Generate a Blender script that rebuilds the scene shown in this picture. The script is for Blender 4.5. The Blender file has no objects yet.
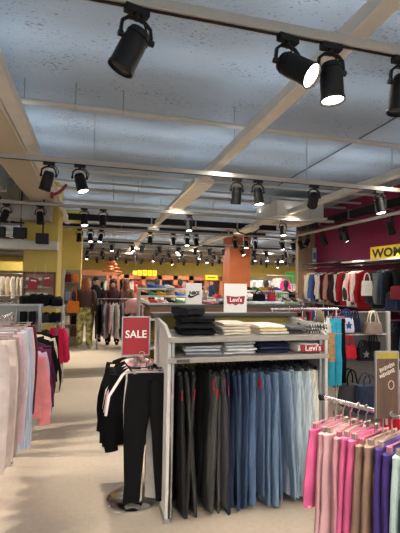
import bpy, math, random
from mathutils import Vector, Matrix, Euler
sc = bpy.context.scene
COL = sc.collection
rnd = random.Random(7)
PI = math.pi
ORD = ('first second third fourth fifth sixth seventh eighth ninth tenth eleventh twelfth thirteenth fourteenth fifteenth sixteenth '
       'seventeenth eighteenth nineteenth twentieth twenty-first twenty-second twenty-third twenty-fourth twenty-fifth twenty-sixth '
       'twenty-seventh twenty-eighth twenty-ninth thirtieth thirty-first thirty-second thirty-third').split()

# ------------------------------------------------------------------ camera
CAM_H = 1.6; F_PX = 400.0; CX = 200.0; CY = 266.5
yaw = math.radians(14.6); roll = 0.0165; pitch = math.atan((284.0 - CY) / F_PX)
F0 = Vector((math.sin(yaw), math.cos(yaw), 0)); R0 = Vector((math.cos(yaw), -math.sin(yaw), 0))
FW = F0 * math.cos(pitch) + Vector((0, 0, math.sin(pitch)))
U0 = -F0 * math.sin(pitch) + Vector((0, 0, math.cos(pitch)))
RT = R0 * math.cos(roll) + U0 * math.sin(roll); UP = U0 * math.cos(roll) - R0 * math.sin(roll)
cam_d = bpy.data.cameras.new('camera'); cam = bpy.data.objects.new('camera', cam_d); COL.objects.link(cam)
cam_d.sensor_fit = 'HORIZONTAL'; cam_d.sensor_width = 36; cam_d.lens = 36 * F_PX / 400; cam_d.clip_end = 100; cam_d.clip_start = 0.05
M = Matrix(((RT.x, UP.x, -FW.x, 0), (RT.y, UP.y, -FW.y, 0), (RT.z, UP.z, -FW.z, CAM_H), (0, 0, 0, 1)))
cam.matrix_world = M
sc.camera = cam

def at(px, py, z=None, X=None, Y=None):
    """survey helper: where the sight line through a photo point meets a plane of the store"""
    v = FW + RT * ((px - CX) / F_PX) + UP * ((CY - py) / F_PX)
    t = (z - CAM_H) / v.z if z is not None else (X / v.x if X is not None else Y / v.y)
    return Vector((v.x * t, v.y * t, CAM_H + v.z * t))

# ------------------------------------------------------------------ materials
def lin(c):
    return tuple(((v / 255) / 12.92 if v / 255 <= .04045 else ((v / 255 + .055) / 1.055) ** 2.4) for v in c) + (1,)
MATS = {}
def mat(name, rgb, rough=.6, metal=0, var=.12, scale=30, bump=0, emit=0, emit_rgb=None, stretch=(1, 1, 1), alpha=1, trans=0, spec=None, sheen=0):
    if name in MATS: return MATS[name]
    m = bpy.data.materials.new(name); m.use_nodes = True
    nt = m.node_tree; b = nt.nodes['Principled BSDF']
    b.inputs['Roughness'].default_value = rough; b.inputs['Metallic'].default_value = metal
    if spec is not None: b.inputs['Specular IOR Level'].default_value = spec
    if sheen: b.inputs['Sheen Weight'].default_value = sheen
    c = lin(rgb)
    b.inputs['Base Color'].default_value = c
    if var or bump:
        tc = nt.nodes.new('ShaderNodeTexCoord'); mp = nt.nodes.new('ShaderNodeMapping'); mp.inputs['Scale'].default_value = stretch
        nz = nt.nodes.new('ShaderNodeTexNoise'); nz.inputs['Scale'].default_value = scale; nz.inputs['Detail'].default_value = 4
        nt.links.new(tc.outputs['Object'], mp.inputs['Vector']); nt.links.new(mp.outputs['Vector'], nz.inputs['Vector'])
        if var:
            mr = nt.nodes.new('ShaderNodeMapRange'); mr.inputs['From Min'].default_value = .3; mr.inputs['From Max'].default_value = .7
            mr.inputs['To Min'].default_value = 1 - var; mr.inputs['To Max'].default_value = 1 + var
            nt.links.new(nz.outputs['Fac'], mr.inputs['Value'])
            mx = nt.nodes.new('ShaderNodeMix'); mx.data_type = 'RGBA'; mx.blend_type = 'MULTIPLY'; mx.inputs['Factor'].default_value = 1
            mx.inputs['A'].default_value = c
            nt.links.new(mr.outputs['Result'], mx.inputs['B']); nt.links.new(mx.outputs['Result'], b.inputs['Base Color'])
        if bump:
            bp = nt.nodes.new('ShaderNodeBump'); bp.inputs['Strength'].default_value = bump; bp.inputs['Distance'].default_value = .01
            nt.links.new(nz.outputs['Fac'], bp.inputs['Height']); nt.links.new(bp.outputs['Normal'], b.inputs['Normal'])
    if emit:
        b.inputs['Emission Color'].default_value = lin(emit_rgb or rgb); b.inputs['Emission Strength'].default_value = emit
    if trans: b.inputs['Transmission Weight'].default_value = trans
    MATS[name] = m
    return m
def cloth(rgb, rough=.85):
    rgb = tuple(int(v) for v in rgb)
    return mat('cloth_%d_%d_%d' % rgb, rgb, rough, var=.1, scale=14, bump=.12, spec=.25 if sum(rgb) > 150 else .08)
def denim(rgb):
    g_ = sum(rgb) / 3; rgb = tuple(v * .78 + g_ * .22 for v in rgb)
    rgb = tuple(int(v) for v in rgb)
    return mat('denim_%d_%d_%d' % rgb, rgb, .8, var=.34, scale=9, stretch=(9, 9, .45), bump=.2, spec=.25)

m_black = mat('black_metal', (11, 11, 12), .5, 0, var=.1, spec=.3)
m_blackp = mat('black_plastic', (11, 11, 12), .55, var=0, spec=.3)
m_track = mat('track_enamel', (166, 160, 151), .5, .1, var=.04)
m_cream = mat('cream_enamel', (224, 220, 210), .55, var=.05, scale=6)
m_pipe = mat('pipe_enamel', (176, 170, 160), .5, var=.06, scale=8)
m_chrome = mat('chrome', (205, 206, 208), .18, 1, var=0)
m_steel = mat('brushed_steel', (165, 165, 165), .35, .9, var=.06)
m_shelf = mat('shelf_laminate', (146, 141, 134), .4, var=.04)
m_shelfw = mat('white_laminate', (186, 185, 181), .45, var=.03)
m_olive = mat('olive_board', (140, 124, 52), .6, var=.08)
m_yellow = mat('mustard_paint', (206, 180, 86), .6, var=.06, scale=4)
m_magenta = mat('magenta_paint', (132, 22, 68), .7, var=.05, scale=3)
m_terra = mat('terracotta_paint', (206, 130, 92), .7, var=.08, scale=3)
m_orange = mat('orange_brown_paint', (182, 98, 50), .6, var=.12, scale=3)
m_wood = mat('walnut_board', (98, 68, 48), .5, var=.25, scale=8, stretch=(.3, 1, 4))
m_tan = mat('tan_board', (165, 140, 112), .6, var=.15, scale=6, stretch=(3, 3, .3))
m_white = mat('white_card', (232, 231, 227), .6, var=.02)
m_red = mat('red_card', (150, 20, 34), .5, var=.04)
m_redtag = mat('red_tag', (170, 30, 32), .5, var=0)
m_brightred = mat('bright_red_card', (226, 40, 40), .5, var=0)
m_yellowlit = mat('lit_yellow_panel', (250, 215, 20), .5, var=0, emit=.45)
m_yellowsign = mat('yellow_sign_card', (236, 203, 30), .5, var=.03)
m_blacktext = mat('black_print', (18, 18, 20), .6, var=0)
m_lens = mat('lamp_lens_lit', (255, 248, 232), .3, var=0, emit=8, emit_rgb=(255, 243, 222))
m_lensoff = mat('lamp_lens_unlit', (60, 60, 62), .25, var=0)
m_diffuser = mat('lamp_louvre', (232, 214, 178), .5, var=0, emit=.35, emit_rgb=(255, 226, 180))
m_pinkhang = mat('hanger_plastic', (166, 140, 136), .35, var=0)
m_blackhang = mat('black_hanger_plastic', (20, 20, 22), .4, var=0)
m_skin = mat('skin', (214, 165, 138), .6, var=.03)
m_eye = mat('eye', (40, 30, 26), .3, var=0)
m_lip = mat('lips', (168, 96, 90), .6, var=0)
m_green = mat('green_panel', (70, 150, 58), .6, var=.08)
m_copper = mat('copper_wire', (190, 104, 66), .4, .4, var=.1)

def floor_material():
    m = bpy.data.materials.new('floor_vinyl'); m.use_nodes = True; nt = m.node_tree; b = nt.nodes['Principled BSDF']
    tc = nt.nodes.new('ShaderNodeTexCoord')
    n1 = nt.nodes.new('ShaderNodeTexNoise'); n1.inputs['Scale'].default_value = 1.3; n1.inputs['Detail'].default_value = 6
    n2 = nt.nodes.new('ShaderNodeTexNoise'); n2.inputs['Scale'].default_value = 28; n2.inputs['Detail'].default_value = 5
    br = nt.nodes.new('ShaderNodeTexBrick'); br.inputs['Scale'].default_value = 1; br.inputs['Brick Width'].default_value = .6; br.inputs['Row Height'].default_value = .6
    br.inputs['Mortar Size'].default_value = .0015; br.offset = 0; br.inputs['Color1'].default_value = (1, 1, 1, 1); br.inputs['Color2'].default_value = (.97, .97, .97, 1); br.inputs['Mortar'].default_value = (.88, .87, .86, 1)
    for n in (n1, n2, br): nt.links.new(tc.outputs['Object'], n.inputs['Vector'])
    add = nt.nodes.new('ShaderNodeMath'); add.operation = 'ADD'; nt.links.new(n1.outputs['Fac'], add.inputs[0]); nt.links.new(n2.outputs['Fac'], add.inputs[1])
    ramp = nt.nodes.new('ShaderNodeValToRGB'); ramp.color_ramp.elements[0].position = .35; ramp.color_ramp.elements[0].color = lin((168, 157, 143))
    ramp.color_ramp.elements[1].position = .7; ramp.color_ramp.elements[1].color = lin((183, 172, 157))
    hv = nt.nodes.new('ShaderNodeMath'); hv.operation = 'MULTIPLY'; hv.inputs[1].default_value = .5; nt.links.new(add.outputs[0], hv.inputs[0]); nt.links.new(hv.outputs[0], ramp.inputs['Fac'])
    mx = nt.nodes.new('ShaderNodeMix'); mx.data_type = 'RGBA'; mx.blend_type = 'MULTIPLY'; mx.inputs['Factor'].default_value = 1
    nt.links.new(ramp.outputs['Color'], mx.inputs['A']); nt.links.new(br.outputs['Color'], mx.inputs['B']); nt.links.new(mx.outputs['Result'], b.inputs['Base Color'])
    b.inputs['Roughness'].default_value = .38; b.inputs['Specular IOR Level'].default_value = .4
    return m
def ceiling_material():
    m = bpy.data.materials.new('ceiling_sprayed_plaster'); m.use_nodes = True; nt = m.node_tree; b = nt.nodes['Principled BSDF']
    tc = nt.nodes.new('ShaderNodeTexCoord'); mp = nt.nodes.new('ShaderNodeMapping'); mp.inputs['Scale'].default_value = (1, 1.6, 1); nt.links.new(tc.outputs['Object'], mp.inputs['Vector'])
    big = nt.nodes.new('ShaderNodeTexNoise'); big.inputs['Scale'].default_value = 1.1; big.inputs['Detail'].default_value = 3
    sp = nt.nodes.new('ShaderNodeTexNoise'); sp.inputs['Scale'].default_value = 34; sp.inputs['Detail'].default_value = 3
    dn = nt.nodes.new('ShaderNodeTexNoise'); dn.inputs['Scale'].default_value = 1.7; dn.inputs['Detail'].default_value = 2
    for n in (big, sp, dn): nt.links.new(mp.outputs['Vector'], n.inputs['Vector'])
    ramp = nt.nodes.new('ShaderNodeValToRGB'); ramp.color_ramp.elements[0].position = .3; ramp.color_ramp.elements[0].color = lin((146, 160, 174)); ramp.color_ramp.elements[1].position = .7; ramp.color_ramp.elements[1].color = lin((162, 175, 189))
    nt.links.new(big.outputs['Fac'], ramp.inputs['Fac'])
    ad = nt.nodes.new('ShaderNodeMath'); ad.operation = 'MULTIPLY_ADD'; ad.inputs[1].default_value = .35; nt.links.new(dn.outputs['Fac'], ad.inputs[0]); nt.links.new(sp.outputs['Fac'], ad.inputs[2])
    th = nt.nodes.new('ShaderNodeMapRange'); th.inputs['From Min'].default_value = .80; th.inputs['From Max'].default_value = .9; nt.links.new(ad.outputs[0], th.inputs['Value'])
    mx = nt.nodes.new('ShaderNodeMix'); mx.data_type = 'RGBA'; mx.inputs['B'].default_value = lin((104, 110, 124))
    nt.links.new(th.outputs['Result'], mx.inputs['Factor']); nt.links.new(ramp.outputs['Color'], mx.inputs['A']); nt.links.new(mx.outputs['Result'], b.inputs['Base Color'])
    bp = nt.nodes.new('ShaderNodeBump'); bp.inputs['Strength'].default_value = .5; bp.inputs['Distance'].default_value = .02; bp.invert = True
    nt.links.new(ad.outputs[0], bp.inputs['Height']); nt.links.new(bp.outputs['Normal'], b.inputs['Normal'])
    b.inputs['Roughness'].default_value = .9
    return m
def perforated_material(name, rgb, hole):
    m = bpy.data.materials.new(name); m.use_nodes = True; nt = m.node_tree; b = nt.nodes['Principled BSDF']
    tc = nt.nodes.new('ShaderNodeTexCoord'); mp = nt.nodes.new('ShaderNodeMapping'); mp.inputs['Scale'].default_value = (60, 60, 60); nt.links.new(tc.outputs['Object'], mp.inputs['Vector'])
    fr = nt.nodes.new('ShaderNodeVectorMath'); fr.operation = 'FRACTION'; nt.links.new(mp.outputs['Vector'], fr.inputs[0])
    su = nt.nodes.new('ShaderNodeVectorMath'); su.operation = 'SUBTRACT'; su.inputs[1].default_value = (.5, .5, .5); nt.links.new(fr.outputs['Vector'], su.inputs[0])
    ml = nt.nodes.new('ShaderNodeVectorMath'); ml.operation = 'MULTIPLY'; ml.inputs[1].default_value = (1, 0, 1); nt.links.new(su.outputs['Vector'], ml.inputs[0])
    le = nt.nodes.new('ShaderNodeVectorMath'); le.operation = 'LENGTH'; nt.links.new(ml.outputs['Vector'], le.inputs[0])
    lt = nt.nodes.new('ShaderNodeMath'); lt.operation = 'LESS_THAN'; lt.inputs[1].default_value = .25; nt.links.new(le.outputs['Value'], lt.inputs[0])
    mx = nt.nodes.new('ShaderNodeMix'); mx.data_type = 'RGBA'; mx.inputs['A'].default_value = lin(rgb); mx.inputs['B'].default_value = lin(hole)
    nt.links.new(lt.outputs[0], mx.inputs['Factor']); nt.links.new(mx.outputs['Result'], b.inputs['Base Color'])
    b.inputs['Roughness'].default_value = .5; b.inputs['Metallic'].default_value = .2
    return m
def camo_material():
    m = bpy.data.materials.new('camouflage_cotton'); m.use_nodes = True; nt = m.node_tree; b = nt.nodes['Principled BSDF']
    tc = nt.nodes.new('ShaderNodeTexCoord'); nz = nt.nodes.new('ShaderNodeTexNoise'); nz.inputs['Scale'].default_value = 9; nz.inputs['Detail'].default_value = 1
    nt.links.new(tc.outputs['Object'], nz.inputs['Vector'])
    r = nt.nodes.new('ShaderNodeValToRGB'); r.color_ramp.interpolation = 'CONSTANT'
    r.color_ramp.elements[0].position = 0; r.color_ramp.elements[0].color = lin((112, 112, 66))
    r.color_ramp.elements[1].position = .44; r.color_ramp.elements[1].color = lin((168, 164, 106))
    e = r.color_ramp.elements.new(.56); e.color = lin((200, 190, 140))
    nt.links.new(nz.outputs['Fac'], r.inputs['Fac']); nt.links.new(r.outputs['Color'], b.inputs['Base Color']); b.inputs['Roughness'].default_value = .85
    return m
def stripe_material(name, c1, c2, scale, axis='x'):
    m = bpy.data.materials.new(name); m.use_nodes = True; nt = m.node_tree; b = nt.nodes['Principled BSDF']
    tc = nt.nodes.new('ShaderNodeTexCoord'); w = nt.nodes.new('ShaderNodeTexWave'); w.inputs['Scale'].default_value = scale; w.inputs['Distortion'].default_value = 3; w.bands_direction = axis.upper()
    nt.links.new(tc.outputs['Object'], w.inputs['Vector'])
    r = nt.nodes.new('ShaderNodeValToRGB'); r.color_ramp.interpolation = 'CONSTANT'; r.color_ramp.elements[0].color = lin(c1); r.color_ramp.elements[1].position = .55; r.color_ramp.elements[1].color = lin(c2)
    nt.links.new(w.outputs['Fac'], r.inputs['Fac']); nt.links.new(r.outputs['Color'], b.inputs['Base Color']); b.inputs['Roughness'].default_value = .85
    return m
m_perf = perforated_material('perforated_steel', (100, 98, 95), (56, 55, 54))
m_perf2 = perforated_material('perforated_grey_panel', (150, 149, 146), (118, 117, 115))
m_camo = camo_material()
m_stripe = stripe_material('black_white_knit', (30, 30, 32), (200, 198, 190), 14)

# ------------------------------------------------------------------ geometry
class MB:
    def __init__(s): s.v = []; s.f = []
    def box(s, cx, cy, cz, sx, sy, sz, rz=0, ry=0, rx=0):
        e = Euler((rx, ry, rz)).to_matrix(); n = len(s.v); c = Vector((cx, cy, cz))
        for dx in (-.5, .5):
            for dy in (-.5, .5):
                for dz in (-.5, .5): s.v.append(c + e @ Vector((dx * sx, dy * sy, dz * sz)))
        for q in ((0, 1, 3, 2), (4, 6, 7, 5), (0, 4, 5, 1), (2, 3, 7, 6), (0, 2, 6, 4), (1, 5, 7, 3)): s.f.append(tuple(n + i for i in q))
        return s
    def loft(s, rows, cap0=True, cap1=True, closed=True):
        n = len(s.v); k = len(rows[0])
        for r in rows: s.v.extend(Vector(p) for p in r)
        for i in range(len(rows) - 1):
            for j in range(k if closed else k - 1):
                a = n + i * k + j; b = n + i * k + (j + 1) % k
                s.f.append((a, b, b + k, a + k))
        if cap0: s.f.append(tuple(n + j for j in reversed(range(k))))
        if cap1: s.f.append(tuple(n + (len(rows) - 1) * k + j for j in range(k)))
        return s
    def tube(s, pts, r, seg=8, closed=False, flat=1.0):
        pts = [Vector(p) for p in pts]; rr = r if isinstance(r, (list, tuple)) else [r] * len(pts)
        rows = []; up = None; N = len(pts)
        for i, p in enumerate(pts):
            if closed: t = pts[(i + 1) % N] - pts[i - 1]
            else: t = pts[min(i + 1, N - 1)] - pts[max(i - 1, 0)]
            t.normalize()
            if up is None:
                up = Vector((0, 1, 0)) if abs(t.y) < .9 else Vector((1, 0, 0))
            a = (up - t * up.dot(t)).normalized(); b = t.cross(a); up = a
            rows.append([p + (a * math.cos(2 * PI * j / seg) * flat + b * math.sin(2 * PI * j / seg)) * rr[i] for j in range(seg)])
        if closed: rows.append(rows[0]); return s.loft(rows, False, False)
        return s.loft(rows)
    def lathe(s, prof, c=(0, 0, 0), seg=16, axis='z'):
        rows = []
        for r, h in prof:
            row = []
            for j in range(seg):
                a = 2 * PI * j / seg
                p = (r * math.cos(a), r * math.sin(a), h)
                if axis == 'y': p = (p[0], p[2], -p[1])
                if axis == 'x': p = (p[2], p[1], -p[0])
                row.append(Vector(c) + Vector(p))
            rows.append(row)
        return s.loft(rows)
    def prism(s, outline, y0, y1):
        return s.loft([[(x, y0, z) for x, z in outline], [(x, y1, z) for x, z in outline]])
    def mesh(s, name, m, smooth=True):
        me = bpy.data.meshes.new(name); me.from_pydata([tuple(p) for p in s.v], [], s.f); me.materials.append(m)
        if smooth:
            me.polygons.foreach_set('use_smooth', [True] * len(me.polygons)); me.set_sharp_from_angle(angle=math.radians(42))
        me.update()
        return me
    def obj(s, name, m, parent=None, loc=None, rot=None, smooth=True, bevel=0):
        o = link(name, s.mesh(name, m, smooth), parent)
        if loc: o.location = loc
        if rot: o.rotation_euler = rot
        if bevel:
            b = o.modifiers.new('edge', 'BEVEL'); b.width = bevel; b.segments = 2; b.limit_method = 'ANGLE'
        return o
def link(name, data, parent=None):
    o = bpy.data.objects.new(name, data); COL.objects.link(o)
    if parent: o.parent = parent
    return o
def tag(o, label, cat, group=None, kind=None):
    o['label'] = label; o['category'] = cat
    if group: o['group'] = group
    if kind: o['kind'] = kind
    return o
def thing(name, label, cat, loc=(0, 0, 0), rz=0, group=None, rot=None):
    o = bpy.data.objects.new(name, None); COL.objects.link(o); o.empty_display_size = .1
    o.location = loc; o.rotation_euler = rot or (0, 0, rz)
    return tag(o, label, cat, group)
def struct(o): o['kind'] = 'structure'; return o
def copy_tree(o, parent=None):
    c = o.copy(); COL.objects.link(c); c.parent = parent
    for ch in o.children: copy_tree(ch, c)
    return c
def text(name, body, size, m, parent, loc, rot, bold=0, extrude=.002, sx=1, align='CENTER'):
    cu = bpy.data.curves.new(name, 'FONT'); cu.body = body; cu.size = size; cu.extrude = extrude; cu.offset = bold
    cu.align_x = align; cu.align_y = 'CENTER'; cu.materials.append(m); cu.resolution_u = 3
    tmp = bpy.data.objects.new('tmp', cu); COL.objects.link(tmp)
    dg = bpy.context.evaluated_depsgraph_get(); me = bpy.data.meshes.new_from_object(tmp.evaluated_get(dg)); me.name = name
    bpy.data.objects.remove(tmp); bpy.data.curves.remove(cu)
    o = link(name, me, parent); o.location = loc; o.rotation_euler = rot; o.scale = (sx, 1, 1)
    return o
CACHE = {}
def cached(key, fn, m, name):
    k = (key, m.name)
    if k not in CACHE:
        base = ('geo',) + (key,)
        if base not in CACHE: CACHE[base] = fn()
        CACHE[k] = CACHE[base].mesh(name, m)
    return CACHE[k]

# ------------------------------------------------------------------ garments (local: x = width, y = thickness, z = 0 at the waist or collar)
def sgn(v): return -1 if v < 0 else 1
def trousers_geo(L=.95, waist=.36, hip=.42, hem=.18, t=.026, seed=0, spread=.0, fold=.012, crotch=.27, thigh=.2, cuff=False):
    r = random.Random(seed); b = MB(); N = 14; R = 16
    ph = [r.uniform(0, 6.28) for _ in range(4)]; tw = r.uniform(-.012, .012)
    for s in (-1, 1):
        rows = []
        for i in range(R + 1):
            u = i / R; z = -L * u
            if -z < crotch:
                q = -z / crotch; out = (waist + (hip - waist) * math.sin(q * PI / 2)) / 2; inn = -.004
            else:
                q = (-z - crotch) / (L - crotch)
                wleg = thigh + (hem - thigh) * min(1, q * 1.25) if not cuff else (thigh + (hem * 1.35 - thigh) * min(1, q * 1.1) if q < .93 else hem)
                inn = -.004 + spread * q + .012 * min(1, q * 4); out = inn + wleg
                hh = hip / 2
                if q < .3: out = out * q / .3 + hh * (1 - q / .3)
            xc = (inn + out) / 2; hw = (out - inn) / 2
            th = t * (1 + .35 * math.sin(u * 3.1)) * (1.0 if i else .8)
            row = []
            for j in range(N):
                a = 2 * PI * j / N
                x = s * (xc + hw * sgn(math.cos(a)) * abs(math.cos(a)) ** .7)
                f = fold * min(1, u * 2.2)
                y = th * sgn(math.sin(a)) * abs(math.sin(a)) ** .8 + f * math.sin(x * 42 + ph[0] + s) + f * .7 * math.sin(x * 21 + ph[1] + u * 1.2 * s) + tw * u * s * 2
                y += .0015 * math.sin(u * 14 + ph[2] + x * 9)
                row.append((x + .002 * math.sin(u * 5 + ph[3]), y, z))
            rows.append(row)
        if s > 0: rows = [list(reversed(q)) for q in rows]
        b.loft([list(reversed(q)) for q in rows])
    return b
def band_geo(waist, t, h=.038):
    b = MB(); N = 20; rows = []
    for z, e in ((.004, 0), (.002, .004), (-h, .005), (-h - .002, 0)):
        rows.append([((waist / 2 + e) * sgn(math.cos(a)) * abs(math.cos(a)) ** .6, (t * .95 + e) * sgn(math.sin(a)) * abs(math.sin(a)) ** .7, z) for a in [-2 * PI * j / N for j in range(N)]])
    return b.loft(rows)
def clip_hanger_geo(w=.3, drop=.09):
    b = MB(); b.tube([(-w / 2, 0, .03), (w / 2, 0, .03)], .004, 6)
    for s in (-1, 1): b.box(s * w * .42, 0, .012, .022, .02, .036)
    p = [(0, 0, .03), (0, 0, drop - .03)] + [(.022 * math.sin(a) , 0, drop - .008 - .022 * math.cos(a)) for a in (0.4, 1.2, 2.0, 2.8, 3.6, 4.3)]
    b.tube(p, .0035, 5)
    return b
def tag_geo(): return MB().box(0, 0, -.035, .04, .003, .07)
def top_geo(L=.62, w=.46, sleeve=.55, t=.03, seed=0, fold=.012, hemw=None, sleeve_w=.075, cuffw=.05, splay=.1):
    r = random.Random(seed); b = MB(); N = 18; ph = [r.uniform(0, 6.28) for _ in range(4)]
    hemw = hemw or w
    prof = [(0, .085), (.02, .12), (.05, w * .43), (.10, w * .47), (.2, w * .485), (.35, w * .49), (.5, w * .5), (.7, hemw * .51), (.88, hemw * .52), (1, hemw * .5)]
    rows = []
    for q, hw in prof:
        z = -L * q; row = []
        th = t * (.45 + .75 * min(1, q * 3))
        for j in range(N):
            a = -2 * PI * j / N
            x = hw * sgn(math.cos(a)) * abs(math.cos(a)) ** .75
            f = fold * min(1, q * 1.6)
            y = th * sgn(math.sin(a)) * abs(math.sin(a)) ** .8 + f * math.sin(x * 30 + ph[0]) + .7 * f * math.sin(x * 55 + ph[1] + q * 2)
            row.append((x, y, z))
        rows.append(row)
    b.loft(rows)
    if sleeve:
        for s in (-1, 1):
            pts = []; rr = []
            n = 7
            for i in range(n):
                q = i / (n - 1)
                pts.append((s * (w * .40 + splay * min(1, q * 1.5) + .01 * math.sin(q * 9 + ph[2] + s)), .012 * math.sin(q * 5 + ph[3] + s) , -.055 - sleeve * q))
                rr.append(sleeve_w + (cuffw - sleeve_w) * q)
            b.tube(pts, rr, 10, flat=.45)
    return b
def hood_geo(w=.26):
    b = MB(); rows = []
    for q in range(6):
        a = q / 5; hw = w / 2 * (1 - .35 * a * a)
        rows.append([(hw * math.cos(2 * PI * j / 12), .05 + .05 * math.sin(-2 * PI * j / 12) * (1 - .4 * a) , -.02 - .17 * a + .03 * math.cos(4 * PI * j / 12)) for j in range(12)])
    return b.loft(rows)
def shoulder_hanger_geo(w=.4, drop=.1):
    b = MB(); pts = [(-w / 2, 0, -.055), (-w * .3, 0, -.025), (0, 0, .012), (w * .3, 0, -.025), (w / 2, 0, -.055)]
    b.tube(pts, .009, 6)
    p = [(0, 0, .012), (0, 0, drop - .03)] + [(.022 * math.sin(a), 0, drop - .008 - .022 * math.cos(a)) for a in (0.4, 1.2, 2.0, 2.8, 3.6, 4.3)]
    b.tube(p, .0035, 5)
    return b
def dress_geo(L, w, seed):
    return top_geo(L=L, w=w, sleeve=0, seed=seed, hemw=w * 1.35, fold=.02)

def trousers(label, loc, rz, m, seed=0, L=.95, waist=.36, hang=True, group=None, tagm=None, name='trousers', cat='trousers', hm=None, jitter=0, band_m=None, drop=.09, tagpos=(.12, -.03, -.03), **kw):
    o = thing(name, label, cat, loc, group=group, rot=(rnd.uniform(-.5, .5) * jitter, 0, rz + rnd.uniform(-1, 1) * jitter))
    key = ('tr', seed, L, waist, tuple(sorted(kw.items())))
    t = kw.get('t', .026)
    link('legs', cached(key, lambda: trousers_geo(L=L, waist=waist, seed=seed, **kw), m, 'legs'), o)
    link('waistband', cached(('bd', waist, t), lambda: band_geo(waist, t), band_m or m, 'waistband'), o)
    if hang: link('hanger', cached(('ch', waist, drop), lambda: clip_hanger_geo(waist * .85, drop), hm or m_blackhang, 'hanger'), o)
    if tagm:
        tg = link('hang_tag', cached('tg', tag_geo, tagm, 'hang_tag'), o); tg.location = tagpos; tg.rotation_euler = (0, rnd.uniform(-.2, .2), rnd.uniform(-.4, .4) + (PI / 2 if tagpos[0] > .15 else 0))
    return o
def top(label, loc, rz, m, seed=0, name='sweater', cat='sweater', group=None, hood=None, hm=None, hang=True, jitter=0, trim=None, print_m=None, **kw):
    o = thing(name, label, cat, loc, group=group, rot=(0, 0, rz + rnd.uniform(-1, 1) * jitter))
    w = kw.get('w', .46)
    link('body', cached(('top', seed, tuple(sorted(kw.items()))), lambda: top_geo(seed=seed, **kw), m, 'body'), o)
    if hood: link('hood', cached('hood', hood_geo, hood, 'hood'), o)
    if hang: link('hanger', cached(('sh', w), lambda: shoulder_hanger_geo(w * .82), hm or m_blackhang, 'hanger'), o)
    if trim:
        for s in (-1, 1):
            b = MB(); b.tube([(s * .09, -.03, -.012), (s * w * .36, -.04, -.05), (s * (w * .42 + .07), -.045, -.2), (s * (w * .42 + .09), -.04, -.34)], .011, 6, flat=.5)
            b.obj('shoulder_stripe', trim, o)
    if print_m:
        b = MB()
        for k in range(3): b.box(-.04 + .04 * k, -.058, -.2 - .012 * k, .03, .006, .03 + .01 * k)
        b.obj('chest_print', print_m, o)
    return o

# folded garment: a soft slab with two layers showing at the front edge
def fold_geo(w, d, h, seed):
    r = random.Random(seed); b = MB(); rows = []; N = 20; K = 9
    ph = [r.uniform(0, 6.28) for _ in range(3)]
    for i in range(K):
        u = i / (K - 1); x = (u - .5) * w
        e = min(1, min(u, 1 - u) * 9 + .35)
        row = []
        for j in range(N):
            a = 2 * PI * j / N
            cy = sgn(math.cos(a)) * abs(math.cos(a)) ** .45; cz = sgn(math.sin(a)) * abs(math.sin(a)) ** .55
            dd = d / 2 * (.96 + .04 * e) * (1 - .05 * (abs(math.sin(a)) < .2))
            z = h / 2 * cz * (.75 + .25 * e) + .05 * h * math.sin(u * 9 + ph[0] + cy * 2) + h / 2
            row.append((x, dd * cy + .006 * math.sin(u * 6 + ph[1]), z))
        rows.append([q for q in reversed(row)])
    return b.loft(rows)
def folded(label, loc, m, size=(.28, .3, .035), seed=0, rz=0, group=None, name='folded_shirt', cat='folded shirt', logo=None):
    o = link(name, cached(('fold', size, seed), lambda: fold_geo(*size, seed), m, name))
    o.location = loc; o.rotation_euler = (0, 0, rz); tag(o, label, cat, group)
    return o
def pile(base, n, m, size, what, where, group, name='folded_shirt', cat='folded shirt', rzs=.08, colours=None):
    z = base[2]; lab = ['bottom', 'second', 'third', 'fourth', 'fifth', 'sixth']
    for k in range(n):
        mm = colours[k % len(colours)] if colours else m
        if n == 1: pos = 'single'
        elif k == n - 1: pos = 'top one'
        elif k == 0: pos = 'bottom one'
        else: pos = ORD[k] + ' up'
        L = f'{what}, {pos} {where}'
        folded(L, (base[0] + rnd.uniform(-.012, .012), base[1] + rnd.uniform(-.01, .01), z), mm, (size[0] * rnd.choice((1, .96, 1.03)), size[1], size[2]), seed=k % 4, rz=rnd.uniform(-rzs, rzs), group=group, name=name, cat=cat)
        z += size[2] * 1.05

# ------------------------------------------------------------------ the room
CEIL = 3.42
MB().box(2.5, 9.5, -.05, 24, 31, .1).obj('floor', floor_material())['kind'] = 'structure'
MB().box(2.5, 9.5, CEIL + .1, 24, 31, .2).obj('ceiling', ceiling_material())['kind'] = 'structure'
struct(MB().box(2.5, 22.6, 1.71, 24, .2, 3.42).obj('wall_back', mat('back_wall_paint', (176, 160, 140), .8)))
struct(MB().box(-9.4, 9.5, 1.71, .2, 31, 3.42).obj('wall_left', mat('side_wall_paint', (190, 180, 165), .8)))
struct(MB().box(14.4, 9.5, 1.71, .2, 31, 3.42).obj('wall_right', mat('side_wall_paint', (190, 180, 165), .8)))
struct(MB().box(2.5, -5.9, 1.71, 24, .2, 3.42).obj('wall_front', mat('side_wall_paint', (190, 180, 165), .8)))
struct(MB().box(5.25, 4.6, 1.71, .2, 8.2, 3.42).obj('wall_magenta', m_magenta))
struct(MB().box(4.95, 8.75, 1.71, .5, .12, 3.42).obj('wall_end', m_tan))
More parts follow.
